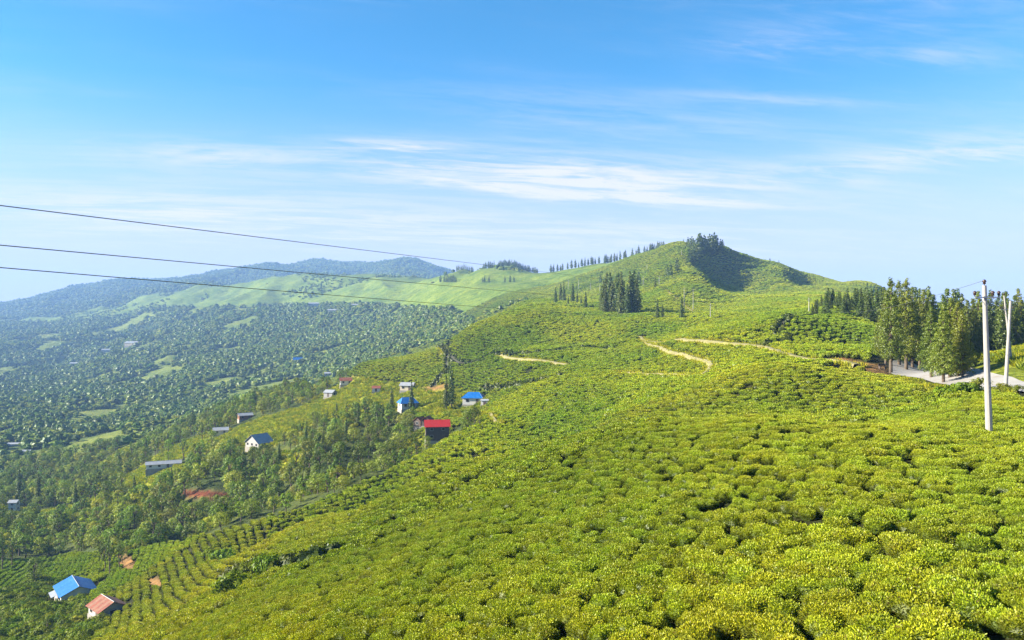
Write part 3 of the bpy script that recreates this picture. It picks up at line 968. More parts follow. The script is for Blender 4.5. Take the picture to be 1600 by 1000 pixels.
def slab(mb, a, b, c, d, th=0.07):
    """a thin sheet through four corners"""
    P = [Vector(p) for p in (a, b, c, d)]
    n = (P[1] - P[0]).cross(P[3] - P[0]).normalized() * th
    mb.add([tuple(p) for p in P] + [tuple(p - n) for p in P], [(0,1,2,3),(7,6,5,4),(0,4,5,1),(1,5,6,2),(2,6,7,3),(3,7,4,0)])

def house(name, label, pos, rotz, Lx, Wy, H, rise, wall, roof, over=0.45, hip=0.0, storey=1, wins=((0, 1), (0, 1), (0, 1), (0, 1)), doors=(0,), sheets=4, ridge=True, cat='house', group=None, sink=2.5, porch=None):
    """ridge along local x. sides: 0 = -y (front), 1 = +x, 2 = +y, 3 = -x"""
    root = link(name, None, None, pos, rotz)
    root.empty_display_size = 0.5
    tag(root, label, cat, group)
    hx, hy = Lx / 2, Wy / 2
    mb = MB(); mb.box((-hx - .15, -hy - .15, -sink), (hx + .15, hy + .15, 0.25))
    link('footing', mb.mesh('footing', M_STONE), root)
    mb = MB()
    z0, z1 = 0.25, H
    base = [(-hx,-hy,z0),(hx,-hy,z0),(hx,hy,z0),(-hx,hy,z0),(-hx,-hy,z1),(hx,-hy,z1),(hx,hy,z1),(-hx,hy,z1)]
    fs = [(0,1,5,4),(1,2,6,5),(2,3,7,6),(3,0,4,7)]
    if hip < 0.05:
        base += [(-hx,0,z1 + rise - 0.1),(hx,0,z1 + rise - 0.1)]
        fs += [(4,8,7),(5,6,9)]
    mb.add(base, fs)
    link('wall', mb.mesh('wall', wall), root)
    # roof
    k = rise / hy
    ex, ey, ez = hx + over, hy + over, z1 - over * k
    rx = hx + over if hip < 0.05 else hx - hip
    zr = z1 + rise
    rf = None
    for side, sg in (('front', -1), ('back', 1)):
        n = sheets
        for i in range(n):
            a, b = i / n, (i + 1) / n
            e0, e1 = -ex + 2 * ex * a, -ex + 2 * ex * b
            r0, r1 = -rx + 2 * rx * a, -rx + 2 * rx * b
            lap = 0.012 * (i % 2)
            q = [(e0, sg * ey, ez + lap), (e1, sg * ey, ez + lap), (r1, 0, zr + lap), (r0, 0, zr + lap)]
            if sg > 0:
                q = q[::-1]
            mb = MB(); slab(mb, *q)
            link('roof_sheet', mb.mesh('roof_sheet', roof if not isinstance(roof, (list, tuple)) else roof[i % len(roof)]), root)
    if hip >= 0.05:
        for sg in (-1, 1):
            q = [(sg * ex, ey, ez), (sg * rx, 0.02, zr), (sg * rx, -0.02, zr), (sg * ex, -ey, ez)]
            mb = MB(); slab(mb, *(q if sg < 0 else q[::-1]))
            link('roof_sheet', mb.mesh('roof_sheet', roof if not isinstance(roof, (list, tuple)) else roof[0]), root)
    if ridge:
        mb = MB(); mb.tube([(-rx, 0, zr + 0.03), (rx, 0, zr + 0.03)], [0.07, 0.07], 6)
        link('ridge_cap', mb.mesh('ridge_cap', M_RIDGE), root)
    # openings: set into each side, slightly proud frames with a pane inside
    def place(side, s, z, w, h, nm, mat):
        mb = MB()
        t = 0.06
        mb.box((s - w / 2, -t, z), (s + w / 2, t, z + h))
        o = link(nm, mb.mesh(nm, mat), root)
        if side == 0: o.location = (0, -hy, 0)
        elif side == 1: o.location = (hx, 0, 0); o.rotation_euler = (0, 0, math.pi / 2)
        elif side == 2: o.location = (0, hy, 0); o.rotation_euler = (0, 0, math.pi)
        else: o.location = (-hx, 0, 0); o.rotation_euler = (0, 0, -math.pi / 2)
        return o
    fh = (H - 0.25) / storey
    for st in range(storey):
        for side in range(4):
            ln = Lx if side in (0, 2) else Wy
            n = max(1, int(ln / 2.8))
            for i in range(n):
                s = -ln / 2 + ln * (i + 0.5) / n
                if st == 0 and side in doors and i == n // 2:
                    d = place(side, s, 0.27, 0.95, min(2.0, fh - 0.35), 'door', M_DOOR)
                    mb = MB(); mb.box((s + .28, -0.09, 1.15), (s + .36, -0.055, 1.27)); link('handle', mb.mesh('handle', M_RIDGE), d)
                    continue
                zz = 0.25 + st * fh + fh * 0.36
                w = place(side, s, zz, 1.05, fh * 0.42, 'window', M_TIMBER if wall is not M_TIMBER else M_GREYW)
                mb = MB(); mb.box((s - .43, -0.075, zz + .09), (s + .43, -0.055, zz + fh * 0.42 - .09)); link('pane', mb.mesh('pane', M_GLASS), w)
    if porch:                                     # lean-to roof on posts along side 0
        pl, pd, pm = porch
        mb = MB(); slab(mb, (-pl / 2, -hy - pd, H - 0.75), (pl / 2, -hy - pd, H - 0.75), (pl / 2, -hy + .05, H - 0.25), (-pl / 2, -hy + .05, H - 0.25))
        link('porch_roof', mb.mesh('porch_roof', pm), root)
        for sx in (-1, 1):
            mb = MB(); mb.tube([(sx * (pl / 2 - .2), -hy - pd + .2, -sink), (sx * (pl / 2 - .2), -hy - pd + .2, H - 0.72)], [.07, .07], 6)
            link('porch_post', mb.mesh('porch_post', M_TIMBER), root)
    p2 = Vector(pos)
    HOUSE_XY.append((p2.x, p2.y, math.hypot(hx, hy) + 1.2))
    return root

def hpos(px, py, ymin=150, dz=0.2):
    p = ground(px, py, ymin)
    return Vector((p.x, p.y, p.z + dz))

house('house', 'blue tin-roofed white house at the bottom left among tea rows', hpos(118, 938), math.radians(-52), 9.5, 7.6, 3.0, 1.7, M_WHITE, M_BLUE, 0.5, sheets=5, porch=(4.5, 1.8, M_TIN), sink=4)
house('shed', 'small shed with striped rusty roof right below the blue-roofed house at bottom left', hpos(168, 962), math.radians(-42), 5.6, 5.0, 2.0, 1.3, M_GREYW, (M_RUST, M_BRICK), 0.45, sheets=7, cat='shed', sink=3)
house('house', 'two-storey dark timber house with bright red roof at the wood edge', hpos(683, 689, 205), math.radians(8), 7.2, 5.6, 4.8, 1.6, M_TIMBER, M_RED, 0.45, sheets=6, storey=2, ridge=False, sink=3)
house('shed', 'left one of two small rust-roofed sheds behind the red-roofed house', hpos(656, 668, 230), math.radians(60), 3.2, 3.0, 2.4, 1.1, M_TIMBER, M_RUST, 0.3, sheets=3, cat='shed', ridge=False)
house('shed', 'right one of two small rust-roofed sheds behind the red-roofed house', hpos(668, 667, 230), math.radians(75), 3.2, 3.0, 2.4, 1.1, M_TIMBER, M_RUST, 0.3, sheets=3, cat='shed', ridge=False)
house('house', 'white house with hipped blue roof on a terrace at the tea field edge', hpos(740, 633, 230), math.radians(-8), 7.2, 5.4, 2.9, 1.7, M_WHITE, M_BLUE, 0.5, hip=1.6, sheets=3, ridge=False, sink=3)
house('house', 'white house with blue roof half hidden behind a slim conifer', hpos(637, 640, 230), math.radians(25), 6.6, 5.2, 2.9, 1.9, M_WHITE, M_BLUE, 0.5, hip=1.2, sheets=3, ridge=False, sink=3)
house('house', 'cream house with pale roof above the half-hidden blue-roofed house', hpos(637, 611, 260), math.radians(-10), 6.0, 4.6, 2.6, 1.2, M_CREAM, M_TIN, 0.4, sheets=4, sink=3)
house('house', 'small white house with rusty roof at the upper left field edge', hpos(541, 602, 260), math.radians(15), 6.4, 4.6, 2.7, 1.3, M_WHITE, M_RUST, 0.45, sheets=4, ridge=False, sink=3)
house('house', 'grey plastered house below the small rusty-roofed white house', hpos(516, 621, 260), math.radians(-20), 5.0, 4.2, 2.6, 1.1, M_GREYW, M_TIN, 0.4, sheets=3, sink=3)
house('shed', 'tiny rust-roofed shed beside the terraced green field', hpos(588, 613, 260), math.radians(5), 3.6, 3.0, 2.0, 0.9, M_WHITE, M_RUST, 0.3, sheets=3, cat='shed', ridge=False)
house('house', 'house with steep grey gabled roof in the wood below the bright field', hpos(405, 699, 230), math.radians(55), 7.0, 8.4, 2.4, 2.9, M_GREYW, M_TIN, 0.5, sheets=4, sink=3)
house('shed', 'long pale tin-roofed shed above a small tea patch', hpos(256, 732, 230), math.radians(22), 13.5, 4.4, 2.2, 0.9, M_WHITE, M_TIN, 0.4, sheets=7, cat='shed', sink=3)
house('house', 'pale house in the wood left of the grey gabled house', hpos(345, 680, 230), math.radians(20), 7.0, 5.0, 2.8, 1.1, M_CREAM, M_TIN, 0.4, sheets=4, sink=3)
house('house', 'grey-roofed house with red earth wall at the wood top', hpos(383, 656, 230), math.radians(30), 7.0, 4.6, 2.6, 1.0, M_BRICK, M_TIN, 0.4, sheets=4, sink=3)
house('house', 'lone blue-roofed house deep in the far forest', hpos(467, 566, 600), math.radians(20), 15, 9, 4.0, 3.2, M_WHITE, M_BLUE, 0.8, sheets=4, ridge=False, sink=4)
house('house', 'pale house standing in deep shade at the far left wood', hpos(22, 800, 230), math.radians(5), 3.4, 3.4, 4.6, 0.8, M_WHITE, M_TIN, 0.4, sheets=3, storey=2, sink=4)
house('shed', 'low white outbuilding on the terrace beside the hipped blue-roofed house', hpos(758, 634, 230), math.radians(-8), 2.6, 2.2, 1.7, 0.4, M_WHITE, M_TIN, 0.2, sheets=2, cat='shed', ridge=False)
house('house', 'blue-grey tin-roofed house at the lower border of the far forest', hpos(513, 587, 400), math.radians(10), 8.0, 5.5, 2.6, 1.3, M_GREYW, M_TIN, 0.4, sheets=3, sink=3)
for px, py, s, mt, lab in [(490, 478, 26, M_WHITE, 'large white building at the top border of the far forest'), (555, 479, 18, M_TIN, 'pale house on the far forest top, right of the large white building'),
                           (520, 488, 22, M_CREAM, 'cream house just below the large white far building'), (207, 540, 30, M_CREAM, 'long pale building beside a clearing in the far left forest'),
                           (166, 549, 18, M_WHITE, 'small white house left of the long far building'), (22, 697, 8, M_WHITE, 'white house among trees at the far left, lower valley'),
                           (40, 708, 7, M_TIN, 'grey house beneath the white house at far left'), (116, 570, 16, M_WHITE, 'tiny white house alone in the left far forest')]:
    house('house', lab, hpos(px, py, 500), random.uniform(-.3, .3), s, s * 0.5, s * 0.22, s * 0.1, mt, M_TIN, 0.5, sheets=2, ridge=False, sink=5)

# ------------------------------------------------------------------ individual conifers
def put_tree(shape, name, label, cat, pos, h, h0, rotz=None, group=None, wide=1.0):
    root = link(name, None, None, pos, random.random() * 6.28 if rotz is None else rotz, (h / h0 * wide, h / h0 * wide, h / h0))
    root.empty_display_size = 0.5
    tag(root, label, cat, group)
    link('trunk', shape[0], root)
    link('crown', shape[1], root)
    HOUSE_XY.append((pos.x, pos.y, 0.8))
    return root

def cone_at(px, base, top, label, group=None, Y=None, ymin=60, kind=None, wide=1.0, cat='conifer'):
    p = on_ground(px, Y) if Y else ground(px, base, ymin)
    b = 500 - F * p.z / p.y
    h = max(b - top, 3) * p.y / F
    if kind is None:
        kind = CONE_NEAR if p.y < 240 else (CONE_MID if p.y < 560 else CONE_FAR)
    return put_tree(random.choice(kind), 'conifer', label, cat, p - Vector((0, 0, 0.15)), h, 16.0, None, group, wide)

def crest(px, y0, y1):
    u = (px - 800) / F
    ys = np.linspace(y0, y1, 400)
    t = terrain_z(u * ys, ys) / ys
    return float(ys[int(np.argmax(t))])

# roadside conifers on the right
LEAN = [(1392, 137, 437, 'tall roadside conifer with bare trunk at the pale bend of the road'),
        (1384, 148, 470, 'leftmost big conifer at the bend, lower than its neighbours'),
        (1405, 150, 441, 'tall conifer behind the bare-trunked one at the road bend'),
        (1416, 146, 438, 'highest twin-topped conifer of the cluster at the road bend'),
        (1426, 152, 448, 'dark conifer on the shaded right side of the bend cluster'),
        (1437, 156, 468, 'rightmost dark conifer of the cluster behind the road bend'),
        (1455, 112, 478, 'broad low-branched conifer on the near kerb, leftmost of five'),
        (1474, 103, 474, 'second of five conifers along the near side of the road'),
        (1484, 107, 465, 'third and tallest of five conifers along the near road side'),
        (1497, 106, 472, 'fourth of five conifers along the near side of the road'),
        (1504, 104, 484, 'rightmost, small conifer of five along the near road side')]
for px, Y, top, lab in LEAN:
    cone_at(px, 0, top, lab, Y=Y, wide=0.95, kind=[CONE_NEAR[0], CONE_NEAR[2]] if px < 1440 else [CONE_NEAR[0], CONE_NEAR[1]])
for k in range(75):
    px = 1395 + (k * 37) % 265 + random.uniform(-6, 6)
    cone_at(px, 0, random.uniform(450, 482), 'conifer in the dense dark grove behind the road on the right', 'grove behind the road', Y=random.uniform(160, 235), kind=CONE_NEAR[:2] + CONE_MID[:2])
for k in range(62):
    px = 1272 + k * 2.0 + random.uniform(-3, 3)
    cone_at(px, 0, random.uniform(449, 468) + (px < 1290) * 8, 'conifer in the band of dark trees between tea field and distant round hill', 'tree band above the tea field', Y=random.uniform(232, 300), kind=CONE_MID, wide=1.3)
# clump above the tea field
for px, top, base in [(868,449,477),(876,443,473),(881,441,474),(888,462,479),(895,443,475),(902,455,476),(908,463,478),(915,456,483)]:
    cone_at(px, base, top, 'slim conifer in the small left group on the tea field crest', 'left crest group', ymin=350, kind=CONE_MID, wide=0.95)
for px, top, base in [(940,446,489),(943,440,490),(948,428,488),(953,426,489),(957,440,490),(962,434,489),(966,427,490),(971,426,493),(975,440,491),(980,446,493),(984,425,491),(988,430,492),(991,422,490),(995,434,491),(946,452,491),(969,450,493)]:
    cone_at(px, base, top, 'tall conifer in the dense central clump on the tea field crest', 'central crest clump', ymin=350, kind=CONE_MID)
for px, top, base, lab in [(938,428,444,'single small conifer behind the central clump, on the hill slope'),(998,424,446,'small conifer on the slope just right of the central clump'),(1024,434,452,'lone conifer on the hillside right of the central clump'),
                      (1027,468,500,'taller of two conifers by the bend of the crest road'),(1035,476,499,'shorter of two conifers by the bend of the crest road'),(1065,464,500,'dark slender cypress beside the crest road and dirt slope'),
                      (1042,413,435,'leftmost of three conifers on the lit spur below the peak'),(1048,411,434,'middle one of three conifers on the lit spur below the peak'),(1058,403,426,'highest of three conifers on the lit spur below the peak'),
                      (705,571,638,'tallest dark cypress beside the village, right of the half-hidden house'),(697,588,642,'shorter cypress touching the tallest village cypress'),(643,597,641,'slim conifer in front of the half-hidden blue-roofed house'),
                      (612,606,640,'small conifer standing in the yellow village field'),(526,628,645,'small dark conifer at the lower edge of the bright field')]:
    cone_at(px, base, top, lab, ymin=230, kind=CONE_MID if base > 470 else CONE_FAR, wide=1.0 if px > 800 else 0.85)
# slim conifers standing out of the wood below the village
for k, (px, base, top) in enumerate([(560, 668, 632), (541, 690, 655), (478, 700, 664), (301, 668, 638), (333, 672, 640), (262, 705, 676), (228, 712, 684), (186, 735, 706), (152, 765, 728), (268, 762, 730), (286, 805, 772), (436, 725, 690), (598, 668, 630), (505, 708, 672), (118, 800, 752), (60, 795, 740), (30, 790, 735), (210, 790, 745), (380, 735, 700), (350, 745, 712)]):
    cone_at(px, base, top, 'slim dark conifer rising out of the wood below the village', 'slim conifers in the wood', ymin=215, kind=CONE_MID, wide=0.85)
# skyline
for px in [861,865,871,876,879,887,893,899,904,909,914,919,924,926,930,936,945,947,950,953,955,960,964,969,975,977,988,994,998,1007,1011,1016,1019,1022,1025,1028,1031,1034,1037]:
    Y = crest(px, 850, 1550)
    g = on_ground(px, Y); b = 500 - F * g.z / g.y
    cone_at(px, 0, b - random.uniform(8, 14), 'small conifer in the row along the skyline ridge left of the peak', 'skyline row', Y=Y - 4, kind=CONE_FAR)
for px in list(np.arange(779, 828, 1.9)) + [756, 759, 763, 766, 769, 772] + list(np.arange(829, 842, 2.6)):
    Y = crest(px, 1350, 1800)
    g = on_ground(px, Y); b = 500 - F * g.z / g.y
    cone_at(px, 0, b - random.uniform(7, 11), 'small conifer in the wood capping the round far hill', 'far hill cap', Y=Y - 4, kind=CONE_FAR)
for px in [714, 717, 720, 722, 725, 728, 731, 734, 737, 739]:
    Y = crest(px, 1350, 2100)
    g = on_ground(px, Y); b = 500 - F * g.z / g.y
    cone_at(px, 0, b - random.uniform(6, 9), 'tiny conifer in the skyline cluster left of the round far hill', 'far skyline cluster', Y=Y - 4, kind=CONE_FAR)
for px in [688, 694, 697, 700, 703, 705, 708, 710, 712, 754, 757, 764, 789, 797, 803]:
    cone_at(px, 441, 429 + random.uniform(-1.5, 3), 'small conifer in the row on the slope below the round far hill', 'row below the far hill', ymin=900, kind=CONE_FAR)
for px, top, base in [(1068,373,385),(1075,371,388),(1078,372,390),(1081,370,391),(1084,373,394),(1086,376,398)] + [(1076 + i * 1.9, 392 - i * 1.0 + random.uniform(-4, 4), 412 - i * 0.9) for i in range(9)] + \
        [(1092 + i * 2.0, random.uniform(364, 374), 397 + random.uniform(-4, 3)) for i in range(15)] + [(1126,374,393),(1129,375,394)]:
    cone_at(px, base, top, 'conifer in the grove on the summit of the peak', 'summit grove', Y=None, ymin=640, kind=CONE_FAR) if base > 386 else cone_at(px, 0, top, 'conifer in the grove on the summit of the peak', 'summit grove', Y=crest(px, 750, 1000), kind=CONE_FAR)
for px, h, lab in [(1203, 7, 'left of three tiny conifers on the right flank skyline of the peak'), (1209, 5, 'middle and smallest of three tiny skyline conifers right of the peak'), (1217, 7, 'right of three tiny conifers on the right flank skyline of the peak'), (1325, 5, 'lone tiny tree on the far right skyline hill')]:
    Y = crest(px, 600, 1000)
    g = on_ground(px, Y)
    cone_at(px, 0, 500 - F * g.z / g.y - h, lab, Y=Y - 2, kind=CONE_FAR)
# thin bare-trunked trees by the lower left footpath
for px, base, top in [(158, 880, 838), (164, 892, 836), (172, 900, 838), (187, 892, 840), (191, 880, 842), (18, 888, 832), (4, 893, 836)]:
    p = ground(px, base, 120)
    put_tree(BROAD[5], 'slender_tree', 'slender bare-trunked tree beside the lower left tea beds', 'tree', p, (base - top) * p.y / F, 12, None, 'slender trees by the lower tea beds', 0.55)

# ------------------------------------------------------------------ woods
cut = ground(312, 773, 200)
HOUSE_XY.append((cut.x, cut.y, 6.0))
def plant_wood():
    X, Y, Z = scatter(90, 700, 4.6, [WOOD], jit=0.4, umax=0.75, top=9, slack=0.02, warp=3)
    k = (rng.random(len(X)) < np.where(Y < 240, 0.80, 0.9))
    X, Y, Z = X[k], Y[k], Z[k]
    ok = np.ones(len(X), bool)
    for hx, hy, hr in HOUSE_XY:
        # keep the houses and a strip in front of them clear
        ok &= np.hypot(X - hx, Y - hy) > hr + 1.0
        dx, dy = X - hx, Y - hy
        along = -(dx * hx + dy * hy) / math.hypot(hx, hy)
        side = np.abs(dx * hy - dy * hx) / math.hypot(hx, hy)
        if hr > 2.5:
            ok &= ~((along > 0) & (along < 15) & (side < hr * 0.85))
    d = dist_to_paths(X, Y)
    ok &= d > 1.0
    return X[ok], Y[ok], Z[ok]
wX, wY, wZ = plant_wood()
order = np.argsort(wY)
vis_first = [i for i in order if (wZ[i] + 6) / wY[i] > grid_at(HOR, wX[i], wY[i]) + 0.004 and abs(wX[i] / wY[i]) < 0.665]
singles = set(vis_first[:290])
WOODLAB = ['rounded mid-green broadleaf tree in the wood below the village', 'tall dark broadleaf tree in the wood below the village', 'low yellow-green broadleaf tree in the wood below the village',
           'narrow green broadleaf tree in the wood below the village', 'wide-crowned olive broadleaf tree in the wood below the village', 'slim dark tall tree in the wood below the village']
H0 = [9, 11, 7, 10, 8, 12]
wv = rng.choice(6, len(wX), p=[.22, .16, .18, .18, .10, .16])
wsc = rng.uniform(0.5, 1.15, len(wX)) * (0.75 + 0.5 * fbm(wX / 30, wY / 40, 2, 41))
# shrubs rather than trees at the very front left
wsc = np.where(wY < 215, np.where(wX / wY < -0.5, wsc * 0.30, wsc * 0.6), wsc * np.where(wX / wY > -0.32, 0.7, 0.84))
# cut low where they would stand before a house
for hx, hy, hr in HOUSE_XY:
    if hr > 2.5:
        dx, dy = wX - hx, wY - hy
        along = -(dx * hx + dy * hy) / math.hypot(hx, hy)
        side = np.abs(dx * hy - dy * hx) / math.hypot(hx, hy)
        k = (along > 0) & (along < 60) & (side < hr + 1)
        hz = float(terrain_z(hx, hy))
        lim = (hz + 0.6 - 0.13 * 0) * (wY / hy) - wZ          # sight line to the foot of the house
        wsc = np.where(k, np.minimum(wsc, np.clip(lim / 9.0, 0.18, 2)), wsc)
for i in sorted(singles):
    v = int(wv[i])
    put_tree(BROAD[v], 'broadleaf_tree', WOODLAB[v], 'tree', Vector((wX[i], wY[i], wZ[i] - 0.1)), H0[v] * wsc[i], H0[v], None, 'wood below the village: ' + ['rounded trees', 'tall dark trees', 'low yellow-green trees', 'narrow trees', 'wide-crowned trees', 'slim dark trees'][v])
rest = np.array([i for i in range(len(wX)) if i not in singles])
def whole_tree(pair):
    a, b = pair
    import bmesh
    bm = bmesh.new()
    bm.from_mesh(b)
    n = len(bm.faces)
    bm.from_mesh(a)
    bm.faces.ensure_lookup_table()
    for f in bm.faces[n:]:
        f.material_index = 1
    me = bpy.data.meshes.new('whole_tree')
    bm.to_mesh(me); bm.free()
    me.materials.append(b.materials[0]); me.materials.append(a.materials[0])
    return me
stuff('woodland_trees', 'mass of broadleaf trees in the wood around the village', 'woodland', [whole_tree(p) for p in BROAD], wX[rest], wY[rest], wZ[rest] - 0.1, wsc[rest], wv[rest])

def plant_far():
    out = []
    for y0, y1, st, sc in [(480, 900, 3.7, 0.72), (900, 1500, 4.7, 0.9), (1500, 3050, 6.4, 1.1)]:
        X, Y, Z = scatter(y0, y1, st, [FARWOOD], jit=0.5, umax=0.74, top=9, slack=0.006, warp=6)
        dens = fbm(X / 90, Y / 150, 4, 51)
        k = dens > 0.33
        k &= rng.random(len(X)) < np.clip((dens - 0.37) * 12, 0.16, 0.97)
        out.append([X[k], Y[k], Z[k], np.full(k.sum(), sc)])
    X, Y, Z = scatter(3050, 5200, 15, [BLUEWOOD], jit=0.5, umax=0.72, top=10, slack=0.002, warp=8)
    k = rng.random(len(X)) < 0.8
    out.append([X[k], Y[k], Z[k], np.full(k.sum(), 1.25)])
    # scattered trees on the far tea hills
    X, Y, Z = scatter(700, 3050, 17, [FARTEA], jit=0.5, umax=0.72, top=10, slack=0.002, warp=8)
    k = (fbm(X / 160, Y / 200, 3, 61) > 0.585) & (X / Y < 0.02)
    out.append([X[k], Y[k], Z[k], np.full(k.sum(), 0.8)])
    # thickets along the upper edge of the field above the village
    X, Y, Z = scatter(380, 560, 5.5, [FIELD], jit=0.5, umax=0.7, top=8, warp=3)
    k = fbm(X / 25, Y / 30, 2, 71) > 0.62
    out.append([X[k], Y[k], Z[k], np.full(k.sum(), 0.5)])
    X, Y, Z, S = [np.concatenate(q) for q in zip(*out)]
    ok = np.ones(len(X), bool)
    for hx, hy, hr in HOUSE_XY:
        if hy > 350 and hr > 2.5:
            dx, dy = X - hx, Y - hy
            along = -(dx * hx + dy * hy) / math.hypot(hx, hy)
            side = np.abs(dx * hy - dy * hx) / math.hypot(hx, hy)
            ok &= ~((along > -hr - 2) & (along < 45) & (side < hr))
    return X[ok], Y[ok], Z[ok], S[ok]
fX, fY, fZ, fS = plant_far()
stuff('distant_forest', 'hazy forest of many small trees covering the far valley side', 'forest', FARTREE, fX, fY, fZ - 0.3, fS * rng.uniform(0.65, 1.25, len(fX)), rng.choice(5, len(fX), p=[.3, .2, .2, .12, .18]))

# ------------------------------------------------------------------ tea bushes: the nearest 290 singly, the rest as one cover
ok = np.ones(len(tX), bool)
for hx, hy, hr in HOUSE_XY:
    ok &= np.hypot(tX - hx, tY - hy) > hr
tX, tY, tZ, tL, tS = tX[ok], tY[ok], tZ[ok], tL[ok], tS[ok]
var = np.where(tL == 0, rng.integers(0, 6, len(tX)), np.where(tL == 1, 6 + rng.integers(0, 5, len(tX)), 11 + rng.integers(0, 5, len(tX))))
seen = (np.abs(tX / tY) < 0.665) & ((tZ + 0.4) / tY > -0.42)
near_ids = np.argsort(np.where(seen, tY, 1e6))[:290]
for i in near_ids:
    o = link('tea_bush', TEA0[int(var[i])], None, (tX[i], tY[i], tZ[i] - 0.08), random.random() * 6.28, float(tS[i]))
    tag(o, 'rounded yellow-green tea bush among the nearest ones in the foreground', 'tea bush', 'nearest tea bushes')
keep = np.ones(len(tX), bool); keep[near_ids] = False
# added dark bushes whose colour stands in for shade along some gaps
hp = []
for line, w in SHADE_LINES:
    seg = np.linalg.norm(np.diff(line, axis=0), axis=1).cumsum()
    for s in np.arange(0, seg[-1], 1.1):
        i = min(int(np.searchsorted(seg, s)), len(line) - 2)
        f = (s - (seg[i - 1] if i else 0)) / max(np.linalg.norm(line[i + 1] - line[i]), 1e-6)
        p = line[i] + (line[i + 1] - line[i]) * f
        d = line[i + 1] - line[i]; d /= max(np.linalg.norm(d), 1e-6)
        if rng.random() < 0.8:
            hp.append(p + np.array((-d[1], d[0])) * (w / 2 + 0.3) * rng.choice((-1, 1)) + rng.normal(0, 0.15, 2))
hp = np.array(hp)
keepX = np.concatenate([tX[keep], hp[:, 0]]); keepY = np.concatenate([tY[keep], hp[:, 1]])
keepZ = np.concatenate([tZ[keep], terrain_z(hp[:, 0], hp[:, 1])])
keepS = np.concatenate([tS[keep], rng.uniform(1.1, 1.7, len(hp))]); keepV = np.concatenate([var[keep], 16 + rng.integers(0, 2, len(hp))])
stuff('tea_plantation', 'countless clipped yellow-green tea bushes covering the slopes', 'tea plantation', TEA0 + TEA1 + TEA2 + TEA_SHADE, keepX, keepY, keepZ - 0.08, keepS, keepV)

# ------------------------------------------------------------------ rough grass: path verges, road bank, village fields
M_GRASS = foliage('grass_blade', trans=0.35, vary=0.2, hue=0.02, gloss=0.01)
def tuft(seed, h, n, colA, colB, w=0.35):
    r = np.random.default_rng(seed)
    mb = MB()
    a = r.random(n) * 6.283
    P0 = np.stack([np.cos(a), np.sin(a), np.zeros(n)], 1) * (r.random((n, 1)) ** .5) * w
    D = unit(P0 * 1.2 + np.array((0, 0, 0.6)) + r.normal(0, 0.18, (n, 3)))
    L = h * r.uniform(0.6, 1.2, n)
    S = unit(np.cross(D, rand_dirs(n, r)))
    mb.cards(P0 + D * L[:, None] * .5, D, S, L, 0.075 * h / 0.5, np.array(colA) + (np.array(colB) - np.array(colA)) * r.random((n, 1)))
    return mb.mesh('tuft', M_GRASS)
TUFT = [tuft(800, 0.75, 46, (0.22, 0.22, 0.010), (0.38, 0.36, 0.02)), tuft(801, 0.6, 46, (0.13, 0.16, 0.008), (0.26, 0.27, 0.02)), tuft(802, 0.9, 50, (0.10, 0.14, 0.008), (0.20, 0.23, 0.014), 0.5)]
gX, gY, gS, gV = [], [], [], []
for line, w in VERGE:
    seg = np.linalg.norm(np.diff(line, axis=0), axis=1).cumsum()
    for s in np.arange(0, seg[-1], 0.42):
        i = min(int(np.searchsorted(seg, s)), len(line) - 2)
        f = (s - (seg[i - 1] if i else 0)) / max(np.linalg.norm(line[i + 1] - line[i]), 1e-6)
        p = line[i] + (line[i + 1] - line[i]) * f
        d = line[i + 1] - line[i]; d /= max(np.linalg.norm(d), 1e-6)
        p = p + np.array((-d[1], d[0])) * (w / 2) * rng.choice((-1, 1)) * rng.uniform(0.75, 1.25)
        gX.append(p[0]); gY.append(p[1]); gS.append(rng.uniform(0.8, 1.7)); gV.append(0 if rng.random() < .75 else 1)
for cl, st, sc, vs in [(BANK, 0.75, 0.95, (1, 1, 2, 0)), (FIELD, 1.25, 1.3, (0, 1, 0, 1, 2))]:
    X, Y, Z = scatter(60, 520, st, [cl], jit=0.35, row=1.3, umax=0.74, warp=2)
    k = (dist_to_paths(X, Y) > -0.2) & (fbm(X / 5, Y / 6, 2, 81) > 0.3)
    gX += list(X[k]); gY += list(Y[k]); gS += list(sc * rng.uniform(0.7, 1.4, k.sum()) * (0.6 + 0.8 * fbm(X[k] / 9, Y[k] / 11, 2, 82))); gV += list(rng.choice(vs, k.sum()))
X, Y, Z = scatter(70, 135, 0.9, [TEA], jit=0.4, umax=0.74)
dp = dist_to_paths(X, Y)
k = (dp < 0) & (dp > -3.0) & (X / Y > 0.45)
gX += list(X[k]); gY += list(Y[k]); gS += list(rng.uniform(0.4, 0.8, k.sum())); gV += list(rng.choice((0, 1, 1), k.sum()))
gX, gY = np.array(gX), np.array(gY)
ok = np.ones(len(gX), bool)
for hx, hy, hr in HOUSE_XY:
    if hr > 1.2:
        ok &= np.hypot(gX - hx, gY - hy) > hr - 0.8
rd = NO_BUSH[0]
dr = np.min(np.hypot(gX[:, None] - rd[0][None, :, 0], gY[:, None] - rd[0][None, :, 1]) - (rd[1][None, :] - 3.0), axis=1)
ok &= dr > 0
gX, gY = gX[ok], gY[ok]
stuff('rough_grass', 'tufts of yellow-green grass along paths, road bank and village fields', 'grass', TUFT, gX, gY, terrain_z(gX, gY) - 0.03, np.array(gS)[ok], np.array(gV)[ok])

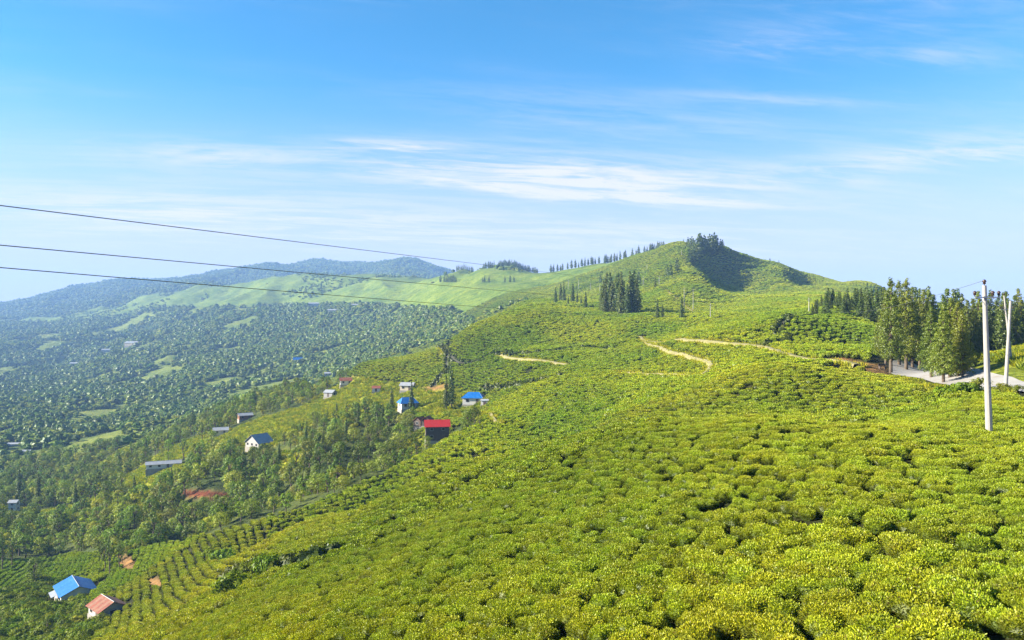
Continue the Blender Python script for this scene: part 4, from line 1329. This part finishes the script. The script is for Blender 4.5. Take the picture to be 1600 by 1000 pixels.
# ------------------------------------------------------------------ bright leafy shrubs by the road, small shrubs in the tea
def shrub_shape(seed, n=900, leaf=0.24, colA=(0.075, 0.12, 0.008), colB=(0.17, 0.215, 0.012)):
    r = np.random.default_rng(seed)
    fo, st = MB(), MB()
    for k in range(14):
        C = np.array((*r.normal(0, 0.55, 2), 0.55 + r.random() * 0.75))
        leaf_clump(fo, C, 0.48, n // 14, leaf, np.array(colA), np.array(colB), r, 0.9)
        if k % 2 == 0:
            st.tube([(0, 0, -0.2), tuple(C * 0.5), tuple(C)], [0.04, 0.025, 0.01], 5)
    return st.mesh('stem', M_TWIG), fo.mesh('leaves', M_SHRUB)
SHRUB = [shrub_shape(700), shrub_shape(701), shrub_shape(702, leaf=0.2, colA=(0.09, 0.12, 0.012), colB=(0.2, 0.22, 0.02))]
# low scrub in the lower left corner
X, Y, Z = scatter(60, 235, 1.7, [WOOD], jit=0.45, umax=0.76, top=2, slack=0.03)
k = X / Y < -0.45
sX, sY, sZ = X[k], Y[k], Z[k]
ok = np.ones(len(sX), bool)
for hx, hy, hr in HOUSE_XY:
    ok &= np.hypot(sX - hx, sY - hy) > hr
sX, sY, sZ = sX[ok], sY[ok], sZ[ok]
stuff('undergrowth', 'rough green scrub filling the lower left corner below the houses', 'scrub', [whole_tree(p) for p in SHRUB], sX, sY, sZ - 0.05, rng.uniform(0.6, 1.5, len(sX)) * (0.6 + 0.8 * fbm(sX / 8, sY / 10, 2, 95)), rng.integers(0, 3, len(sX)))
def shrub(pos, s, label, group=None, kind=None):
    sh = SHRUB[kind] if kind is not None else random.choice(SHRUB)
    root = link('shrub', None, None, pos, random.random() * 6.28, s)
    root.empty_display_size = 0.3
    tag(root, label, 'shrub', group)
    link('stem', sh[0], root); link('leaves', sh[1], root)
for px, Y in [(1443, 90), (1452, 86), (1463, 88), (1470, 84), (1480, 82), (1490, 85), (1500, 80), (1512, 81), (1520, 78), (1448, 82), (1460, 79), (1475, 80), (1492, 79), (1508, 78), (1465, 78), (1530, 84), (1482, 74), (1455, 80)]:
    shrub(on_ground(px, Y), random.uniform(0.75, 1.05), 'bright green large-leaved shrub in the thicket below the roadside conifers', 'thicket below the road')
for px, Y in [(1560, 72), (1575, 71), (1590, 70), (1552, 74), (1568, 74)]:
    shrub(on_ground(px, Y), random.uniform(0.4, 0.6), 'low yellowish shrub at the foot of the leaning roadside pole', 'low verge shrubs', 2)
for px, Y, k, lab in [(1526, 112, 2, 'orange-tinged bush on top of the grassy road bank')]:
    shrub(on_ground(px, Y), 1.3, lab, None, k)
for px, py, s, lab in [(350, 880, 1.7, 'taller of two shrubs left in the lower tea slope'), (418, 900, 1.4, 'lone upright shrub on the lower tea slope, right of the gully'), (390, 897, 0.9, 'small shrub beside the lone upright shrub'), (330, 872, 1.1, 'shrub at the end of the shaded gully'), (362, 930, 1.5, 'dark bush in the middle of the planted rows')]:
    shrub(ground(px, py, 60), s, lab, None, 0)

# ------------------------------------------------------------------ poles and wires
M_CONC = surface('concrete_pole', (0.26, 0.25, 0.23), 0.85, 0.12, 2.5, bump=0.15, dirt=(0.28, 0.265, 0.24))
M_STEEL = surface('galvanised_steel', (0.34, 0.35, 0.36), 0.5, 0.15, 4.0, metal=0.6)
M_PORC = surface('brown_porcelain', (0.05, 0.03, 0.025), 0.25, 0.15, 5.0)
M_WIRE = surface('weathered_wire', (0.07, 0.08, 0.06), 0.6, 0.1, 5.0)
M_PALE = surface('pale_pole', (0.3, 0.29, 0.25), 0.85, 0.1, 2.0)

def pole(label, base, topz, lean=(0, 0), r0=0.19, arm=None, mat=M_CONC, group=None, arm_dir=(1, 0), pins=(-1, -.45, .45, 1)):
    root = link('utility_pole', None, None, base)
    root.empty_display_size = 0.4
    tag(root, label, 'utility pole', group)
    H = topz - base.z
    mb = MB()
    zs = [-1.2, 0.0, H * 0.35, H * 0.7, H]
    mb.tube([(lean[0] * max(z, 0) / H, lean[1] * max(z, 0) / H, z) for z in zs], [r0 * 1.05, r0, r0 * 0.86, r0 * 0.72, r0 * 0.6], 10)
    link('shaft', mb.mesh('shaft', mat, False), root)
    def insulator(parent, x, y, z, s=1.0):
        mb = MB()
        mb.tube([(x, y, z), (x, y, z + .06 * s), (x, y, z + .08 * s), (x, y, z + .16 * s), (x, y, z + .18 * s), (x, y, z + .26 * s), (x, y, z + .30 * s)],
                [.02 * s, .02 * s, .075 * s, .06 * s, .10 * s, .075 * s, .03 * s], 8)
        link('insulator', mb.mesh('insulator', M_PORC, True), parent)
    if arm:
        zA, half = arm
        fx, fy = lean[0] * zA / H, lean[1] * zA / H
        ax, ay = arm_dir
        mb = MB()
        mb.tube([(fx - ax * half, fy - ay * half - .2, zA), (fx + ax * half, fy + ay * half - .2, zA)], [.05, .05], 4)
        a = link('crossarm', mb.mesh('crossarm', M_STEEL), root)
        mb = MB()
        for sg in (-1, 1):
            mb.tube([(fx + sg * ax * half * .6, fy + sg * ay * half * .6 - .2, zA - .03), (fx, fy - .16, zA - .55)], [.02, .02], 4)
        link('brace', mb.mesh('brace', M_STEEL), root)
        for s in pins:
            insulator(a, fx + ax * half * s, fy + ay * half * s - .2, zA + .04, 1.15)
        insulator(root, lean[0], lean[1], H, 1.2)
    return root

b1 = on_ground(1546, 46.5)
t1z = (500 - 446) / F * 46.5
pole('near white concrete pole with crossarm standing in the tea', b1, t1z, ((1538 - 1546) / F * 46.5, 0), 0.20, (t1z - b1.z - 0.72, 0.72), pins=(-1, .5, 1))
b2 = on_ground(1571, 76)
t2z = (500 - 470) / F * 76
pole('leaning white concrete pole at the road edge near the right border', b2, t2z, ((1579 - 1571) / F * 76, 0), 0.19)
b3 = on_ground(1580, 108)
t3z = (500 - 462) / F * 108
pole('thin pole with insulators on the bank behind the leaning pole', b3, t3z, ((1569 - 1580) / F * 108, 0), 0.17, (t3z - b3.z - 1.9, 0.9))
FARP = {}
for px, base, top, lab, ymn in [(1069, 490, 447, 'tallest white pole beside the dirt slope under the peak', 380), (1083, 486, 451, 'white pole just right of the tallest one under the peak', 380), (1110, 500, 474, 'pole on the tea crest right of the dirt slope', 250),
                          (1264, 490, 465, 'pole at the left end of the dark tree band', 200), (888, 455, 436, 'leftmost thin pole on the slope below the skyline ridge', 600), (904, 453, 437, 'second thin pole on the slope below the skyline ridge', 600), (923, 456, 442, 'third thin pole on the slope below the skyline ridge', 600),
                          (937, 458, 444, 'thin pole left of the central conifer clump on the slope', 600), (1005, 450, 431, 'thin pole on the slope above the central conifer clump', 500), (1030, 448, 431, 'thin pole between central clump and lit spur', 500), (1011, 424, 413, 'tiny pole high on the hill slope', 700), (1065, 402, 391, 'tiny pole near the summit', 700)]:
    p = ground(px, base, ymn)
    b = 500 - F * p.z / p.y
    topz = (500 - top) / F * p.y
    if topz - p.z > 14: topz = p.z + 14
    pole(lab, p, topz, (0, 0), 0.22 if p.y > 500 else 0.17, (max(1.0, topz - p.z - 0.8), 0.8) if p.y < 500 else None, M_PALE)
    FARP[px] = Vector((p.x, p.y, topz))

def wire(label, pts, r=0.012, group=None):
    mb = MB()
    mb.tube(pts, [r] * len(pts), 6, cap=True)
    o = link('power_line', mb.mesh('power_line', M_WIRE, True))
    tag(o, label, 'wire', group)
    return o

def img_wire(label, i0, im, i1, Y0, end, r):
    """hangs from a pole behind the viewer to `end`; its sag is set by two sightings"""
    u0, um = (i0[0] - 800) / F, (im[0] - 800) / F
    A0 = np.array((u0 * Y0, Y0)); E = np.array((end.x, end.y))
    s = lambda u: (u * A0[1] - A0[0]) / ((E[0] - A0[0]) - u * (E[1] - A0[1]))
    sm = s(um)
    z0 = (500 - i0[1]) / F * Y0
    Ym = A0[1] + sm * (E[1] - A0[1])
    zm = (500 - im[1]) / F * Ym
    M = np.array([[0, 0, 1], [sm * sm, sm, 1], [1, 1, 1]], float)
    a, b, c = np.linalg.solve(M, np.array((z0, zm, end.z)))
    pts = []
    for q in list(-0.035 + 0.035 * np.linspace(0, 1, 8)) + list(np.linspace(0, 1, 80) ** 2.2):
        x, y = A0 + q * (E - A0)
        pts.append((x, y, a * q * q + b * q + c))
    return wire(label, pts, r)
eA = FARP[1069]; eB = FARP[1110]; eC = FARP[1110] - Vector((0, 0, 2.2))
img_wire('uppermost power line crossing the sky from the left edge', (0, 321), (850, 425), None, 13, eA, 0.0095)
img_wire('middle power line crossing from the left edge', (0, 383), (840, 459), None, 13.5, eB, 0.0095)
img_wire('lowest power line crossing the distant hills from the left edge', (0, 418), (840, 486), None, 14, eC, 0.0095)
def span(label, a, b, sag, r=0.012):
    pts = []
    for q in np.linspace(0, 1, 30):
        p = a.lerp(b, q); pts.append((p.x, p.y, p.z - 4 * sag * q * (1 - q)))
    wire(label, pts, r)
p1 = Vector((b1.x + (1538 - 1546) / F * 46.5, 46.5, t1z + 0.3))
span('wire running left from the top of the near concrete pole', p1, FARP[1264], 3.2, 0.014)
span('wire from the near pole crossarm to the thin pole on the bank', p1 + Vector((.7, -.2, -.7)), Vector((b3.x - .9, 108, t3z - 1.6)), 0.8, 0.012)
span('stay wire sloping to the ground at the right border', Vector((b1.x + .2, 46.6, t1z - .5)), on_ground(1640, 84), 0.0, 0.010)

# bench at the bend
def bench(pos):
    root = link('bench', None, None, pos, 0.2)
    tag(root, 'small dark bench on the bare earth at the road bend', 'bench')
    mb = MB(); mb.box((-.75, -.22, .42), (.75, .22, .50)); link('seat', mb.mesh('seat', M_TIMBER), root)
    mb = MB(); mb.box((-.75, .18, .55), (.75, .23, .95)); link('backrest', mb.mesh('backrest', M_TIMBER), root)
    for sx in (-.6, .6):
        mb = MB(); mb.box((sx - .06, -.2, -.1), (sx + .06, .2, .42)); link('leg', mb.mesh('leg', M_TIMBER), root)
bench(on_ground(1379, 141) + Vector((0, 0, 0.05)))

# ------------------------------------------------------------------ air
def build_haze():
    mb = MB()
    zlo, zhi = float(GZ.min()) - 1.5, max(float(GZ.max()) + 18, 60)
    mb.box((-5800, -60, zlo), (5800, 6560, zhi))
    m, t = new_mat('haze')
    out = t.nodes.new('ShaderNodeOutputMaterial')
    v = t.nodes.new('ShaderNodeVolumePrincipled')
    v.inputs['Color'].default_value = HAZE_COL
    v.inputs['Density'].default_value = HAZE_DENS
    v.inputs['Anisotropy'].default_value = 0.0
    t.links.new(v.outputs[0], out.inputs['Volume'])
    o = link('haze', mb.mesh('haze', m))
    o['kind'] = 'stuff'
HAZE_COL = (0.30, 0.53, 0.96, 1)
HAZE_DENS = 1.4e-4
build_haze()
print('COUNTS grass', len(gX), 'tea', len(tX), 'wood', len(wX), 'far', len(fX))

# rows of trees: each is told by its place in its row
def ordinal(n):
    return '%d%s' % (n, 'th' if 10 <= n % 100 <= 20 else {1: 'st', 2: 'nd', 3: 'rd'}.get(n % 10, 'th'))
for grp in ('skyline row', 'far hill cap', 'left crest group', 'far skyline cluster', 'row below the far hill', 'slender trees by the lower tea beds', 'slim conifers in the wood'):
    mem = sorted([o for o in COL.objects if o.get('group') == grp], key=lambda o: o.location.x / o.location.y)
    for i, o in enumerate(mem):
        o['label'] = o['label'] + ', ' + ('leftmost' if i == 0 else 'rightmost' if i == len(mem) - 1 else ordinal(i + 1) + ' from left')
